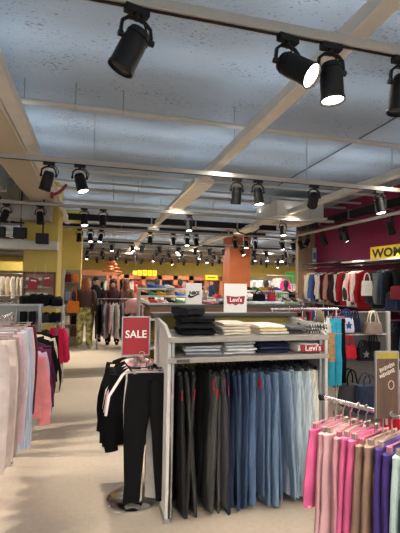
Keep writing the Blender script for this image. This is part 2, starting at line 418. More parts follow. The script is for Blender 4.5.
# darker grey strip on the floor across the aisle
struct(MB().box(1.8, 7.43, .0015, 9.0, .76, .003).obj('trim_1', mat('floor_strip_grey', (128, 117, 104), .45, var=.06, scale=5)))
struct(MB().box(2.5, 22.42, 2.42, 23.6, .12, .78).obj('trim_2', m_yellow))
struct(MB().box(-4.2, 15.4, 2.12, 4.6, .1, .32).obj('trim_3', m_yellow))
def pillar(name, label, x0, x1, y0, y1, m, group=None):
    o = MB().box((x0 + x1) / 2, (y0 + y1) / 2, CEIL / 2, x1 - x0, y1 - y0, CEIL).obj(name, m, bevel=.012); struct(o)
    return o
pillar('pillar_mustard', '', -1.23, -.66, 7.5, 8.35, m_yellow)
pillar('pillar_mustard_second', '', -.98, -.36, 10.6, 11.3, m_yellow)
pillar('pillar_orange', '', 4.1, 4.8, 12, 12.7, m_orange)

# ------------------------------------------------------------------ ceiling services
LIT = []
def track(Y, x0, x1, z, label, rods, group='lighting tracks across the shop'):
    o = thing('lighting_track', label, 'lighting track', (0, Y, z), group=group)
    b = MB().box((x0 + x1) / 2, 0, .03, x1 - x0, .042, .05); b.obj('rail', m_track, o, bevel=.004)
    MB().box((x0 + x1) / 2, 0, .0035, x1 - x0 - .02, .016, .004).obj('conductor_slot', m_black, o)
    for x in rods: MB().tube([(x, 0, .055), (x, 0, CEIL - z)], .004, 6).obj('hanger_rod', m_steel, o)
    return o
TRK = [1.72, 4.24, 6.75, 9.4, 11.9, 14.4, 16.9, 19.4]
for i, Y in enumerate(TRK):
    track(Y, -6, 4.4 if Y < 8.6 else 12, 2.8, f'grey lighting track hung across the shop, {ORD[i]} row from the front', [x + .3 * i for x in (-4.3, -2.1, -.35, 2.1, 3.3)])
# enamelled pipes under the slab, running across
for i, (Y, z, r) in enumerate([(3.77, 3.2, .027), (5.95, 3.2, .022), (6.62, 3.2, .02), (7.12, 3.2, .024), (8.2, 3.2, .022), (10.4, 3.15, .025), (11.3, 3.2, .02), (13, 3.2, .024), (15.5, 3.2, .025), (17.8, 3.2, .025)]):
    o = thing('ceiling_pipe', f'cream painted pipe running under the blue ceiling, {ORD[i]} one in from the front', 'pipe', (0, Y, z), group='pipes under the ceiling')
    x1 = 4.9 if Y < 8.6 else 12
    MB().tube([(-6.5, 0, 0), (x1, 0, 0)], r, 10).obj('pipe_run', m_pipe, o)
    for x in (-3.4 + .2 * i, -1.1, -.22 if i == 0 else .7, .21 if i == 0 else 2.4, 3.9):
        b = MB(); b.tube([(x, 0, r), (x, 0, CEIL - z)], .005, 6); b.tube([(x - .012, 0, 0), (x + .012, 0, 0)], r * 1.25, 10); b.obj('pipe_clamp', m_steel, o)
# longitudinal trunking with louvred luminaires
def trunk(X, y0, y1, z, lums, label, w=.11, lumw=.26, off=0):
    o = thing('trunking_beam', label, 'trunking beam', (X, 0, z), group='trunking beams down the shop')
    MB().box(0, (y0 + y1) / 2, .045, w, y1 - y0, .09).obj('trunking', m_cream, o, bevel=.008)
    for a, c in lums:
        l = MB().box(off, (a + c) / 2, .0, lumw, c - a, .06).obj('luminaire', m_cream, o, bevel=.006)
        b = MB()
        b.box(off, (a + c) / 2, -.034, lumw - .03, c - a - .06, .006); b.obj('diffuser', m_diffuser, l)
        b = MB(); n = max(6, int((c - a) / .045))
        for k in range(n + 1): b.box(off, a + .03 + (c - a - .06) * k / n, -.044, lumw - .03, .006, .02)
        b.obj('louvre', m_cream, l)
    y = y0 + .5
    while y < y1:
        MB().tube([(0, y, .09), (0, y, CEIL - z)], .004, 6).obj('hanger_rod', m_steel, o); y += 2.4
    return o
trunk(1.33, -1.5, 19, 2.94, [(-1.2, 1.35), (4.95, 7.4), (9.6, 11.2), (13.2, 14.8)], 'cream trunking beam running diagonally overhead above the middle of the shop')
trunk(-.66, -1.5, 15, 2.94, [], 'long cream trunking beam over the aisle')
trunk(3.52, .5, 16, 2.94, [(2.2, 3.6), (8.6, 10.2)], 'cream trunking beam beside the magenta wall')
trunk(-2.55, 1, 18, 2.94, [(5, 6.6), (9, 11)], 'cream trunking beam above the mustard pillar side of the shop')
# slatted air grille beside the aisle beam
o = thing('air_grille', 'long cream slatted ventilation grille beside the aisle beam', 'ventilation grille', (-.93, 0, 2.96))
MB().box(0, 4.4, .06, .38, 5.9, .1).obj('housing', m_cream, o, bevel=.008)
b = MB()
for k in range(140): b.box(0, 1.5 + 5.8 * k / 139, 0, .33, .014, .02, rx=.5)
b.obj('slats', mat('grille_slat', (196, 180, 152), .5, var=.03), o)
# sheet metal ducts on the aisle side
def duct(label, pts, w, h, m, name='air_duct', horizontal=True):
    o = thing(name, label, 'air duct', (0, 0, 0))
    for a, c in zip(pts, pts[1:]):
        a = Vector(a); c = Vector(c); d = c - a
        MB().box(*((a + c) / 2), d.length if abs(d.x) > abs(d.y) else w, d.length if abs(d.y) >= abs(d.x) else w, h).obj('duct_run', m, o, bevel=.01)
        n = int(d.length / 1.1)
        for k in range(1, n + 1):
            p = a + d * (k / (n + 1))
            if k in (1, n): MB().tube([(p.x, p.y, p.z + h / 2), (p.x, p.y, CEIL)], .004, 6).obj('hanger_rod', m_steel, o)
            MB().box(*p, .03 if abs(d.x) > abs(d.y) else w + .04, .03 if abs(d.y) >= abs(d.x) else w + .04, h + .04).obj('flange', m_steel, o)
    return o
m_duct = mat('galvanised_duct', (176, 174, 168), .45, .5, var=.08, scale=5)
duct('pale duct hung in front of the mustard pillar', [(-4.6, 7.2, 2.2), (-.63, 7.2, 2.2)], .3, .15, mat('pale_duct', (186, 180, 168), .5, var=.05))
duct('galvanised duct running beside the slatted grille', [(-1.55, 4.4, 3.1), (-1.55, 16, 3.1)], .42, .3, m_duct)
duct('slim galvanised duct farther from the aisle', [(-3.6, 3, 3.05), (-3.6, 16, 3.05)], .36, .26, m_duct)
duct('black cable duct running along the magenta wall', [(4.62, 2.5, 2.95), (4.62, 8.5, 2.95)], .12, .14, m_black, 'cable_duct')
duct('black cable tray across the shop under the ceiling, upper one of the two', [(-5, 9.1, 3.02), (4.3, 9.1, 3.02)], .1, .14, m_black, 'cable_tray')
duct('black cable tray across the shop under the ceiling, lower slimmer one', [(-5, 9.75, 2.93), (4.3, 9.75, 2.93)], .1, .07, m_black, 'cable_tray')
duct('long black cable tray across the rear half of the shop', [(-5, 13.6, 2.98), (11, 13.6, 2.98)], .1, .12, m_black, 'cable_tray')
duct('deep grey cable tray crossing above the white duct', [(-5, 7.15, 2.74), (-.75, 7.15, 2.74)], .3, .26, m_track, 'cable_tray')
# dark projector frames above the white duct
for i, (x, z) in enumerate([(-1.52, 2.38), (-1.2, 2.38), (-.86, 2.3)]):
    o = thing('loudspeaker_box', f'small black box on a bracket above the white duct, {ORD[i]} from the shop side wall', 'loudspeaker', (x, 6.98, z), group='black boxes above the white duct')
    MB().box(0, 0, 0, .2, .12, .17).obj('cabinet', m_blackp, o, bevel=.01); MB().box(0, -.062, 0, .16, .006, .13).obj('grille', m_black, o)
    MB().tube([(0, .03, .085), (0, .03, CEIL - z)], .012, 8).obj('bracket', m_black, o)
# conduit and red valve
tag(MB().tube([at(397, 117, z=3.39), at(272, 189, z=3.39)], .009, 6).obj('conduit', mat('dark_conduit', (70, 70, 74), .5)), 'thin dark conduit running along the blue ceiling', 'conduit')
vp = at(60, 192, X=-.50)
o = thing('sprinkler_valve', 'small red pipe valve fixed to the aisle beam', 'valve', vp)
m_rp = mat('red_pipe', (130, 28, 30), .4)
MB().tube([(-.10, 0, -.05), (.0, 0, 0), (.07, 0, .09), (.07, .05, .11)], .022, 8).obj('elbow', m_rp, o)
MB().lathe([(.001, -.02), (.045, -.02), (.045, .02), (.001, .02)], (-.10, 0, -.05), 12, 'x').obj('valve_wheel', m_rp, o)
# ceiling cassette
o = thing('air_conditioner', 'cream ceiling cassette unit behind the tracks near the magenta wall', 'air conditioner', (3.75, 7.35, 3.0), 0)
MB().box(0, 0, .06, 1.0, 1.0, .3).obj('casing', m_cream, o, bevel=.02)
MB().box(0, 0, -.1, 1.1, 1.1, .03).obj('fascia', m_cream, o, bevel=.008)
MB().box(0, 0, -.12, .5, .5, .012).obj('intake_grille', m_track, o, bevel=.004)
for s in (-1, 1): MB().tube([(s * .4, 0, .2), (s * .4, 0, CEIL - 3.0)], .008, 6).obj('hanger_rod', m_steel, o)
# black loop of cable by the cassette
tag(MB().tube([(3.2, 9.05, 3.0), (3.3, 9.02, 2.86), (3.5, 9.0, 2.8), (3.7, 9.0, 2.86), (3.85, 9.02, 3.0)], .018, 8).obj('cable', m_black), 'black cable sagging from the cable tray', 'cable')

# ------------------------------------------------------------------ spotlights
def lamp_parts(lit):
    g = {}
    b = MB(); b.box(0, 0, -.012, .11, .036, .03); b.lathe([(.001, -.05), (.016, -.05), (.016, -.02), (.001, -.02)], seg=10); g['adapter'] = b
    b = MB(); pts = [(0, 0, -.045), (.04, 0, -.052), (.066, 0, -.075), (.07, 0, -.11), (.07, 0, -.14)]
    for s in (-1, 1): b.tube([(s * x, y, z) for x, y, z in pts], .008, 6, flat=1.6)
    for s in (-1, 1): b.lathe([(.001, -.01), (.014, -.01), (.014, .01), (.001, .01)], (s * .072, 0, -.135), 10, 'x')
    g['yoke'] = b
    return g
LG = lamp_parts(True)
def housing_geo():
    b = MB(); prof = [(.001, .04), (.035, .04), (.045, .035), (.048, .02), (.052, .018), (.052, .008), (.048, .006), (.054, -.01), (.056, -.04), (.057, -.135), (.060, -.14), (.060, -.155), (.055, -.155), (.053, -.14), (.001, -.139)]
    return b.lathe(prof, seg=20)
def lens_geo(): return MB().lathe([(.001, -.142), (.03, -.1435), (.0525, -.142), (.0525, -.145), (.03, -.1485), (.001, -.151)], seg=20)
def cord_geo(): return MB().tube([(.02, 0, -.03), (.06, .05, -.03), (.09, .07, -.07), (.075, .06, -.12), (.03, .04, -.13)], .0045, 6)
NL = [0]
def spot(x, Y, z, d, lit, label, group=None, rz=0, scale=1, power=0, angle=52):
    NL[0] += 1
    o = thing('track_spotlight', label, 'spotlight', (x, Y, z), rz, group); o.scale = (scale,) * 3
    for n in ('adapter', 'yoke'): link(n, cached('L' + n, lambda n=n: LG[n], m_black, n), o)
    link('cord', cached('Lcord', cord_geo, m_black, 'cord'), o)
    q = Vector(d).normalized(); rot = (Matrix.Rotation(-rz, 3, 'Z') @ q).to_track_quat('-Z', 'Y')
    h = link('housing', cached('Lh', housing_geo, m_blackp, 'housing'), o); h.location = (0, 0, -.135); h.rotation_mode = 'QUATERNION'; h.rotation_quaternion = rot
    link('lens', cached('Ll', lens_geo, m_lens if lit else m_lensoff, 'lens'), h)
    if power:
        ld = bpy.data.lights.new('spot_beam', 'SPOT'); ld.energy = power; ld.spot_size = math.radians(angle); ld.spot_blend = .6; ld.shadow_soft_size = .03; ld.color = (1, .86, .7)
        lo = bpy.data.objects.new('spot_beam', ld); COL.objects.link(lo); lo.parent = h; lo.location = (0, 0, -.18)
    return o
P0 = 150
track(-.8, -6, 4.4, 2.8, 'added grey lighting track hung unseen behind the visitor', [-4, -1, 2, 4])  # added unseen track that carries the frontal fill spotlights
g = 'spotlights on the front lighting track'
spot(at(137, 8, Y=1.72).x, 1.72, 2.8, (-.42, .1, -.9), False, 'large black unlit spotlight tilted sideways, alone near the camera', g, rz=.3)
spot(at(288, 38, Y=1.72).x, 1.72, 2.8, (.5, -.62, -.62), True, 'bright lit spotlight swung toward the camera beside the upright lit one', g, rz=.2, power=P0, angle=60)
spot(at(331, 46, Y=1.72).x, 1.72, 2.8, (.03, -.06, -1), True, 'bright lit spotlight hanging straight down on the front track', g, power=P0, angle=60)
spot(at(402, 64, Y=1.72).x, 1.72, 2.8, (-.12, .05, -1), False, 'black spotlight cut off by the picture edge on the front track', g)
spot(at(49, 165, Y=4.24).x, 4.24, 2.8, (-.25, .1, -1), False, 'black spotlight on the second track above the aisle, tilted at the pillar', 'spotlights on the second track')
spot(at(80, 167, Y=4.24).x, 4.24, 2.8, (.28, -.2, -1), True, 'black spotlight with a glowing rim on the second track above the aisle', 'spotlights on the second track', power=P0)
spot(at(237, 182, Y=4.24).x, 4.24, 2.8, (0, .25, -1), False, 'black unlit spotlight hanging beside a lit one on the second track', 'spotlights on the second track')
spot(at(258, 184, Y=4.24).x, 4.24, 2.8, (.05, -.18, -1), True, 'lit spotlight paired with an unlit one on the second track', 'spotlights on the second track', power=P0)
spot(at(314, 188, Y=4.24).x, 4.24, 2.8, (.35, .85, -.45), False, 'black spotlight turned away, showing its round back', 'spotlights on the second track', scale=1.05)
spot(at(379, 193, Y=4.24).x, 4.24, 2.8, (.05, -.2, -1), True, 'lit spotlight on the second track in front of the magenta wall', 'spotlights on the second track', power=P0)
for i, (x, d) in enumerate([(-.9, (.1, .75, -.9)), (.55, (.22, .9, -.62)), (1.3, (.05, .9, -.6)), (2.4, (-.15, .7, -.7))]):
    spot(x, -.8, 2.8, d, True, f'added fill spotlight on the unseen track behind the visitor, {ORD[i]} from the aisle side', 'added fill spotlights behind the visitor', power=P0 * .45, angle=60)  # added out of view to brighten the jeans unit from the front
for i, (x, Y, d) in enumerate([(-2.3, 1.72, (.75, .55, -1)), (-2.1, 4.24, (.7, -.05, -1))]):
    spot(x, Y, 2.8, d, True, f'lit spotlight beyond the air grille aimed across the aisle, {ORD[i]} track from the front', 'spotlights aimed across the aisle', power=P0 * 1.2, angle=60)
row3 = [(6, 0, -.3), (40, 0, .1), (84, 1, .1), (103, 0, 0), (189, 1, 0), (283, 1, 0), (342, 0, -.1)]
for i, (px, lit, tx) in enumerate(row3):
    spot(at(px, 214, Y=6.75).x, 6.75, 2.8, (tx, -.2, -1), lit, f'black {"lit" if lit else "unlit"} spotlight on the third track, {ORD[i]} from the aisle end', 'spotlights on the third track', power=P0 if lit else 0)
spot(4.5, 6.55, 2.72, (.25, -.2, -1), True, 'lit spotlight angled at the magenta wall clothes', 'spotlights along the magenta wall', power=P0)
row4 = [(79, 0, 0), (90, 1, .1), (101, 1, -.2), (150, 0, 0), (173, 0, 0), (187, 1, 0), (196, 0, .1), (235, 0, .1), (246, 1, 0), (255, 0, 0), (282, 1, .1), (293, 0, .15), (300, 0, 0)]
for i, (px, lit, tx) in enumerate(row4):
    spot(at(px, 240, Y=9.4).x, 9.4, 2.8, (tx, -.2, -1), lit, f'small black {"lit" if lit else "unlit"} spotlight on the fourth track, {ORD[i]} from the aisle end', 'spotlights on the fourth track', power=P0 * .9 if lit else 0)
# wall-washing track along the magenta wall
o = thing('lighting_track', 'grey lighting track running along the magenta wall', 'lighting track', (4.5, 0, 2.72), group='lighting tracks along the walls')
MB().box(0, 5.6, .03, .042, 5.6, .05).obj('rail', m_track, o, bevel=.004)
for y in (3.2, 5.5, 7.9): MB().tube([(0, y, .055), (0, y, CEIL - 2.72)], .004, 6).obj('hanger_rod', m_steel, o)
for i, (y, d) in enumerate([(4.1, (.6, .1, -1)), (5.35, (.5, .3, -.8)), (7.3, (.55, .1, -.9)), (7.9, (-.5, -.2, -.8)), (8.25, (.3, -.3, -1))]):
    spot(4.5, y, 2.72, d, i in (0,), f'black spotlight on the track along the magenta wall, {ORD[i]} from the women sign end', 'spotlights along the magenta wall', rz=PI / 2, power=P0 * .8)
# smaller ones at the rear
for r_, Y in enumerate(TRK[4:]):
    n = 17
    for k in range(n):
        x = -1.6 + (k + .35 * (r_ % 2) + rnd.uniform(-.25, .25)) * (.5 + .07 * r_)
        lit = rnd.random() < .1 or k % 4 == r_ % 4
        spot(x, Y, 2.8, (rnd.uniform(-.35, .35), rnd.uniform(-.5, .1), -1), lit, f'small black spotlight far back on the {ORD[r_ + 4]} track, {ORD[k]} from the aisle end', 'spotlights far back on the tracks', power=P0 if (k % 4 == r_ % 4) else 0, angle=70)

#@@PART2@@
# ------------------------------------------------------------------ jeans gondola
GX0, GX1, GY0, GY1 = .50, 1.70, 2.68, 3.34
o = thing('shelf_gondola', 'grey shelf unit with two shelves and a jeans rail, red batwing card on top', 'shelf unit', (0, 0, 0))
def side_panel(x):
    b = MB(); out = [(GY0 + .12, 0), (GY1, 0), (GY1, 1.335), (GY0 + .16, 1.335), (GY0 + .02, 1.25), (GY0 + .02, .0)]
    out = [(GY0 + .02, 0), (GY1, 0), (GY1, 1.325), (GY0 + .2, 1.3), (GY0 + .02, 1.235)]
    b.loft([[(x - .011, y, z) for y, z in out], [(x + .011, y, z) for y, z in out]])
    return b.obj('side_panel', m_shelfw, o, smooth=False)
side_panel(GX0); side_panel(GX1)
MB().box((GX0 + GX1) / 2, GY1 - .02, .67, GX1 - GX0 - .03, .025, 1.3).obj('back_panel', m_olive, o)
MB().box((GX0 + GX1) / 2, GY1 - .02, 1.342, GX1 - GX0 + .1, .16, .03).obj('top_cap', mat('dark_cap', (58, 54, 50), .4), o, bevel=.004)
for z in (1.22, 1.082):
    s = MB().box((GX0 + GX1) / 2, GY0 + .27, z, GX1 - GX0 - .026, .52, .022).obj('shelf', m_shelf, o, bevel=.003)
    MB().box((GX0 + GX1) / 2, GY0 + .004, z - .004, GX1 - GX0 + .02, .012, .036).obj('price_rail', m_shelf, s, bevel=.003)
MB().box(GX0 + .09, GY0 - .004, 1.076, .09, .003, .02).obj('price_label', mat('label_strip', (60, 58, 58), .5), o)
b = MB(); b.tube([(GX0, 2.93, 1.035), (GX1, 2.93, 1.035)], .012, 10); b.obj('hang_rail', m_steel, o)
for x in (GX0 + .03, GX1 - .03): MB().box(x, GY0 + .06, .62, .022, .03, 1.2).obj('upright', m_steel, o, bevel=.003)
MB().box((GX0 + GX1) / 2, GY1 - .06, .05, GX1 - GX0, .06, .1).obj('plinth', m_shelf, o, bevel=.004)
for x in (GX0, GX1): MB().box(x, (GY0 + GY1) / 2 + .02, .015, .04, GY1 - GY0 + .02, .03).obj('foot', m_steel, o, bevel=.004)

def sign_card(name, label, p0, p1, Y, m=m_white, th=.012, base=True):
    c0 = at(*p0, Y=Y); c1 = at(*p1, Y=Y); w = c1.x - c0.x; h = c0.z - c1.z
    s = thing(name, label, 'sign', ((c0.x + c1.x) / 2, Y, c1.z))
    MB().box(0, 0, h / 2, w, th, h).obj('card', m, s, bevel=.002)
    if base: MB().box(0, 0, .004, w * 1.05, .06, .008).obj('base', m_shelf, s, bevel=.002)
    return s, w, h
s, w, h = sign_card('display_sign', 'white card with a red batwing logo on the jeans shelf unit', (224, 283.5), (246.5, 315), 3.32)
k = .8 * w / 2
out = [(-k, .14), (-k * .93, .13), (-k * .9, .44), (-k * .55, .40), (0, .46), (k * .55, .40), (k * .9, .44), (k * .93, .13), (k, .14)]
bw = [(-1, .5), (-.5, .42), (0, .38), (.5, .42), (1, .5), (.9, -.42), (.62, -.5), (.38, -.42), (0, -.62), (-.38, -.42), (-.62, -.5), (-.9, -.42)]
MB().prism([(x * k, z * .075 + h * .48) for x, z in bw], -.011, -.0065).obj('red_batwing', m_red, s, smooth=False)
text('brand_lettering', "Levi's", .052, m_white, s, (0, -.0125, h * .485), (PI / 2, 0, 0), bold=.0012, extrude=.001, sx=1.0)
# folded goods on the two shelves
zu, zl = 1.233, 1.095
SY = 2.92
def upx(px, y=2.86): return at(px, 330, Y=y).x
x = upx(196)
blk = cloth((24, 24, 27)); blk2 = cloth((38, 38, 42))
pile((x, SY, zu), 3, blk, (.25, .32, .042), 'black folded denim', 'on the upper shelf beside the batwing card', 'black folded jeans on the upper shelf', 'folded_jeans', 'folded jeans', colours=[blk, blk2, blk], rzs=.15)
folded('small rolled black garment thrown on top of the black folded pile', (x - .05, SY, zu + .132), blk2, (.17, .2, .07), seed=2, rz=.5)
pile((upx(233), SY, zu), 4, None, (.215, .3, .02), 'cream folded shirt', 'in the middle of the upper shelf', 'cream folded shirts on the upper shelf', colours=[cloth((226, 216, 198)), cloth((232, 225, 210)), cloth((222, 210, 188))])
pile((upx(268), SY, zu), 3, None, (.225, .3, .021), 'off-white folded shirt', 'between the cream and the dark piles', 'off-white folded shirts on the upper shelf', colours=[cloth((216, 212, 202)), cloth((228, 206, 150)), cloth((236, 232, 224))])
pile((upx(293), SY, zu), 2, None, (.13, .3, .026), 'charcoal folded shirt', 'beside the striped pile on the upper shelf', 'charcoal folded shirts on the upper shelf', colours=[cloth((58, 58, 62)), cloth((92, 92, 94))])
pile((upx(313), SY, zu), 3, None, (.15, .3, .024), 'black and white striped folded shirt', 'at the tills end of the upper shelf', 'striped folded shirts on the upper shelf', colours=[m_stripe])
pile((upx(201), SY, zl), 3, None, (.26, .32, .022), 'pale grey folded shirt', 'under the black pile on the lower shelf', 'pale grey folded shirts on the lower shelf', colours=[cloth((150, 156, 166)), cloth((196, 198, 202)), cloth((176, 178, 178))])
pile((upx(236), SY, zl), 4, None, (.235, .32, .021), 'white folded shirt', 'in the middle of the lower shelf', 'white folded shirts on the lower shelf', colours=[cloth((205, 206, 208)), cloth((226, 225, 222))])
pile((upx(269), SY, zl), 3, None, (.235, .32, .026), 'navy folded sweatshirt', 'on the lower shelf between white piles', 'navy folded sweatshirts on the lower shelf', colours=[cloth((34, 42, 66)), cloth((44, 52, 78))])
pile((upx(286), SY + .06, zl), 1, None, (.1, .2, .05), 'slate grey folded garment', 'tucked behind the red print shirt', None, colours=[cloth((70, 74, 82))])
t = thing('folded_shirt', 'white folded shirt with a large red print on the lower shelf', 'folded shirt', (upx(304), SY - .03, zl))
link('cloth_body', cached(('fold', (.23, .32, .072), 1), lambda: fold_geo(.23, .32, .072, 1), cloth((234, 230, 226)), 'cloth_body'), t)
b = MB()
bwl = [(x * .108, z * .056 + .036) for x, z in bw]
b.prism(bwl, -.168, -.155); b.obj('red_print', m_red, t, smooth=False)
text('print_lettering', "Levi's", .062, m_white, t, (0, -.169, .037), (PI / 2, 0, 0), bold=.001, extrude=.0006)

# jeans on the rail (seen edge-on: width runs front to back)
GJ = 'jeans hanging on the shelf unit rail'
xs = [at(p, 372, Y=2.76).x for p in (171, 178, 186, 193)]
cols = [(50, 49, 50), (36, 35, 37), (60, 58, 57), (46, 44, 45)]
for i, (x, c) in enumerate(zip(xs, cols)):
    trousers(f'charcoal jeans on the shelf unit rail, {ORD[i]} of the four beside the white side panel', (x + .012, 2.93, .945), PI / 2, denim(c), seed=i % 3, L=.93, waist=.34, group=GJ, tagm=m_redtag if i != 2 else None, name='jeans', cat='jeans', jitter=.12, hem=.23, t=.015, fold=.008, tagpos=(-.19, .0, -.03 - .05 * (i % 2)))
ramp = [(44, 43, 44), (70, 69, 68), (88, 86, 84), (62, 62, 66), (36, 44, 66), (28, 38, 66), (34, 46, 76), (44, 60, 92), (52, 74, 112), (40, 58, 92), (58, 84, 124), (70, 98, 138), (50, 72, 112), (78, 106, 144), (86, 116, 152), (60, 88, 130), (84, 114, 156), (100, 130, 164), (122, 150, 178), (106, 136, 170), (142, 168, 192), (160, 182, 200), (142, 168, 188), (176, 198, 210), (188, 206, 216), (178, 198, 208), (198, 214, 218), (208, 218, 218), (228, 224, 210), (234, 228, 212)]
x0 = at(209, 372, Y=2.76).x; x1 = at(318, 372, Y=2.76).x
for i, c in enumerate(ramp):
    x = x0 + (x1 - x0) * i / (len(ramp) - 1) + .01
    kind = 'charcoal' if i < 4 else 'dark navy' if i < 7 else 'dark blue' if i < 11 else 'mid blue' if i < 18 else 'light blue' if i < 26 else 'pale washed' if i < 28 else 'cream'
    L = .93 - .02 * (i > 10) + rnd.uniform(-.05, .03)
    trousers(f'{kind} jeans on the shelf unit rail, {ORD[i]} after the gap showing the olive panel', (x, 2.93 + rnd.uniform(-.035, .03), .948 + rnd.uniform(-.012, .01)), PI / 2, denim(c), seed=i % 6, L=round(L, 2), waist=.34, group=GJ, tagm=m_redtag if i in (0, 1, 4, 5, 12, 26) else None, name='jeans', cat='jeans', jitter=.13, hem=.19 + .02 * (i * 5 % 3), t=.014 + .002 * (i % 2), fold=.009 + .003 * (i % 3), tagpos=(-.19, .0, -.03 - .05 * (i % 2)))

# ------------------------------------------------------------------ sale rack with black clothes
o = thing('garment_rack', 'chrome stand with round base holding black sportswear under the sale sign', 'clothes rack', (.31, 3.06, 0))
MB().lathe([(.001, 0), (.19, 0), (.19, .012), (.17, .024), (.03, .034), (.001, .034)], seg=40).obj('base', m_chrome, o)
MB().tube([(0, 0, .03), (0, 0, 1.04)], .016, 12).obj('post', m_chrome, o)
b = MB(); b.tube([(.02, -.24, 1.03), (.02, -.2, 1.04), (0, 0, 1.045), (-.02, .42, 1.05), (-.02, .46, 1.06)], .011, 10); b.obj('arm', m_chrome, o)
s = thing('sale_sign', 'red sale sign on a thin frame above the black clothes', 'sign', (at(135.5, 355, Y=3.06).x, 3.06, at(135.5, 355, Y=3.06).z))
h = at(135, 317, Y=3.06).z - at(135, 355, Y=3.06).z; w = at(149, 340, Y=3.06).x - at(121.5, 340, Y=3.06).x
MB().box(0, 0, h / 2, w, .006, h).obj('card', m_red, s)
b = MB()
for q in (-1, 1): b.box(q * w / 2, 0, h / 2, .008, .012, h + .008)
for q in (0, 1): b.box(0, 0, h * q, w, .012, .008)
b.obj('frame', m_steel, s)
text('sale_lettering', 'SALE', .078, m_white, s, (0, -.0045, h * .54), (PI / 2, 0, 0), bold=.0012, extrude=.0008, sx=.98)
MB().tube([(.01, 0, 0), (.01, 0, 1.03 - s.location.z)], .006, 8).obj('stem', m_chrome, s)
GK = 'sportswear on the sale rack'
pitchblack = cloth((17, 17, 19))
trousers('black slim trousers hanging at the front of the sale rack', (.395, 2.87, .955), -.10, pitchblack, seed=1, L=.88, waist=.31, group=GK, name='trousers', hem=.118, thigh=.175, hip=.36, spread=.048, fold=.006, t=.022, hm=m_pinkhang)
trousers('pale grey trousers hanging behind the black slim trousers', (.375, 2.945, .955), -.14, cloth((186, 182, 174)), seed=2, L=.9, waist=.28, group=GK, name='trousers', hem=.13, thigh=.15, hip=.32, fold=.008, t=.02)
tops = [((14, 14, 16), 'black sweatshirt with white shoulder stripes, first behind the trousers', (232, 226, 226)), ((18, 18, 20), 'black zip top with pink lining, second behind the trousers', (226, 170, 176)), ((20, 20, 23), 'black sweatshirt with a white collar, third behind the trousers', (236, 232, 230)),
        ((15, 15, 18), 'black hooded top fourth behind the trousers', None), ((206, 184, 148), 'beige sweatshirt hanging between the black tops', None), ((18, 18, 20), 'black sweatshirt at the far end of the sale rack', None)]
for i, (c, lab, tr) in enumerate(tops):
    y = 3.03 + .08 * i
    tt = top(lab, (.35 - .006 * i + .02 * (i == 4), y, .975), -.1 - .01 * i, cloth(c), seed=i % 4, w=.38 if i != 4 else .33, L=.56 if i != 4 else .7, sleeve=.55 if i != 4 else .66, group=GK, trim=cloth(tr) if tr else None, splay=.06 + .004 * i, fold=.008, hm=m_pinkhang, t=.026)
    if i in (1, 2): MB().tube([(.085 * math.cos(a), .03 * math.sin(a) - .01, .012 + .01 * math.sin(a)) for a in [2 * PI * k / 14 for k in range(14)]], .014, 6, closed=True).obj('collar', cloth(tr), tt)
    if i == 0:
        MB().box(.02, -.05, .0, .05, .004, .07).obj('hang_tag', cloth((232, 196, 200)), tt)

# ------------------------------------------------------------------ trousers rack by the camera (pinks, taupe, purple)
pA = Vector((1.215, 1.93, 1.0)); pB = Vector((1.50, 1.33, 1.0)); d = (pB - pA).normalized(); rzR = math.atan2(d.y, d.x) + PI / 2
o = thing('garment_rack', 'chrome straight rail stand carrying pink and purple trousers', 'clothes rack', (0, 0, 0))
MB().tube([pA - d * .02, pB], .012, 10).obj('rail', m_chrome, o)
MB().lathe([(.001, -.02), (.017, -.02), (.017, .006), (.001, .006)], pA - d * .02, 12, 'x').obj('end_cap', m_blackp, o)
mid = pB - d * .04
MB().tube([mid, (mid.x, mid.y, .03)], .016, 12).obj('post', m_chrome, o)
MB().lathe([(.001, 0), (.22, 0), (.22, .015), (.03, .03), (.001, .03)], (mid.x, mid.y, 0), 36).obj('base', m_chrome, o)
GR = 'trousers on the chrome rail by the camera'
m_pinkc = mat('pink_hanger_plastic', (176, 116, 128), .35, var=0)
m_silverh = mat('pale_hanger_plastic', (150, 138, 130), .3, var=0)
seq = [('hot pink cropped trousers at the free end of the chrome rail', (204, 92, 138), .37), ('dusty pink trousers next to the hot pink cropped pair', (192, 146, 152), .95), ('pale dusty pink trousers in front of the dusty pink pair', (200, 158, 162), .95), ('second dusty pink trousers, beside the bright pink pair', (188, 138, 146), .95),
       ('bright pink trousers between dusty pink and taupe ones', (206, 98, 140), .95), ('second bright pink trousers, touching the taupe pair', (198, 90, 132), .95), ('taupe brown trousers beside the bright pink ones', (136, 110, 96), .95), ('taupe brown trousers beside the purple ones', (146, 118, 102), .95),
       ('deep purple trousers on the chrome rail, farther pair', (68, 52, 116), .95), ('deep purple trousers on the chrome rail, pair beside the mint ones', (60, 44, 106), .95), ('pale mint trousers between purple and black ones', (182, 202, 200), .95), ('black trousers with a pale edge near the mint pair', (28, 28, 31), .95), ('pale blue washed jeans beside the black trousers', (168, 188, 198), .95), ('black jeans at the post end of the chrome rail', (24, 24, 27), .95)]
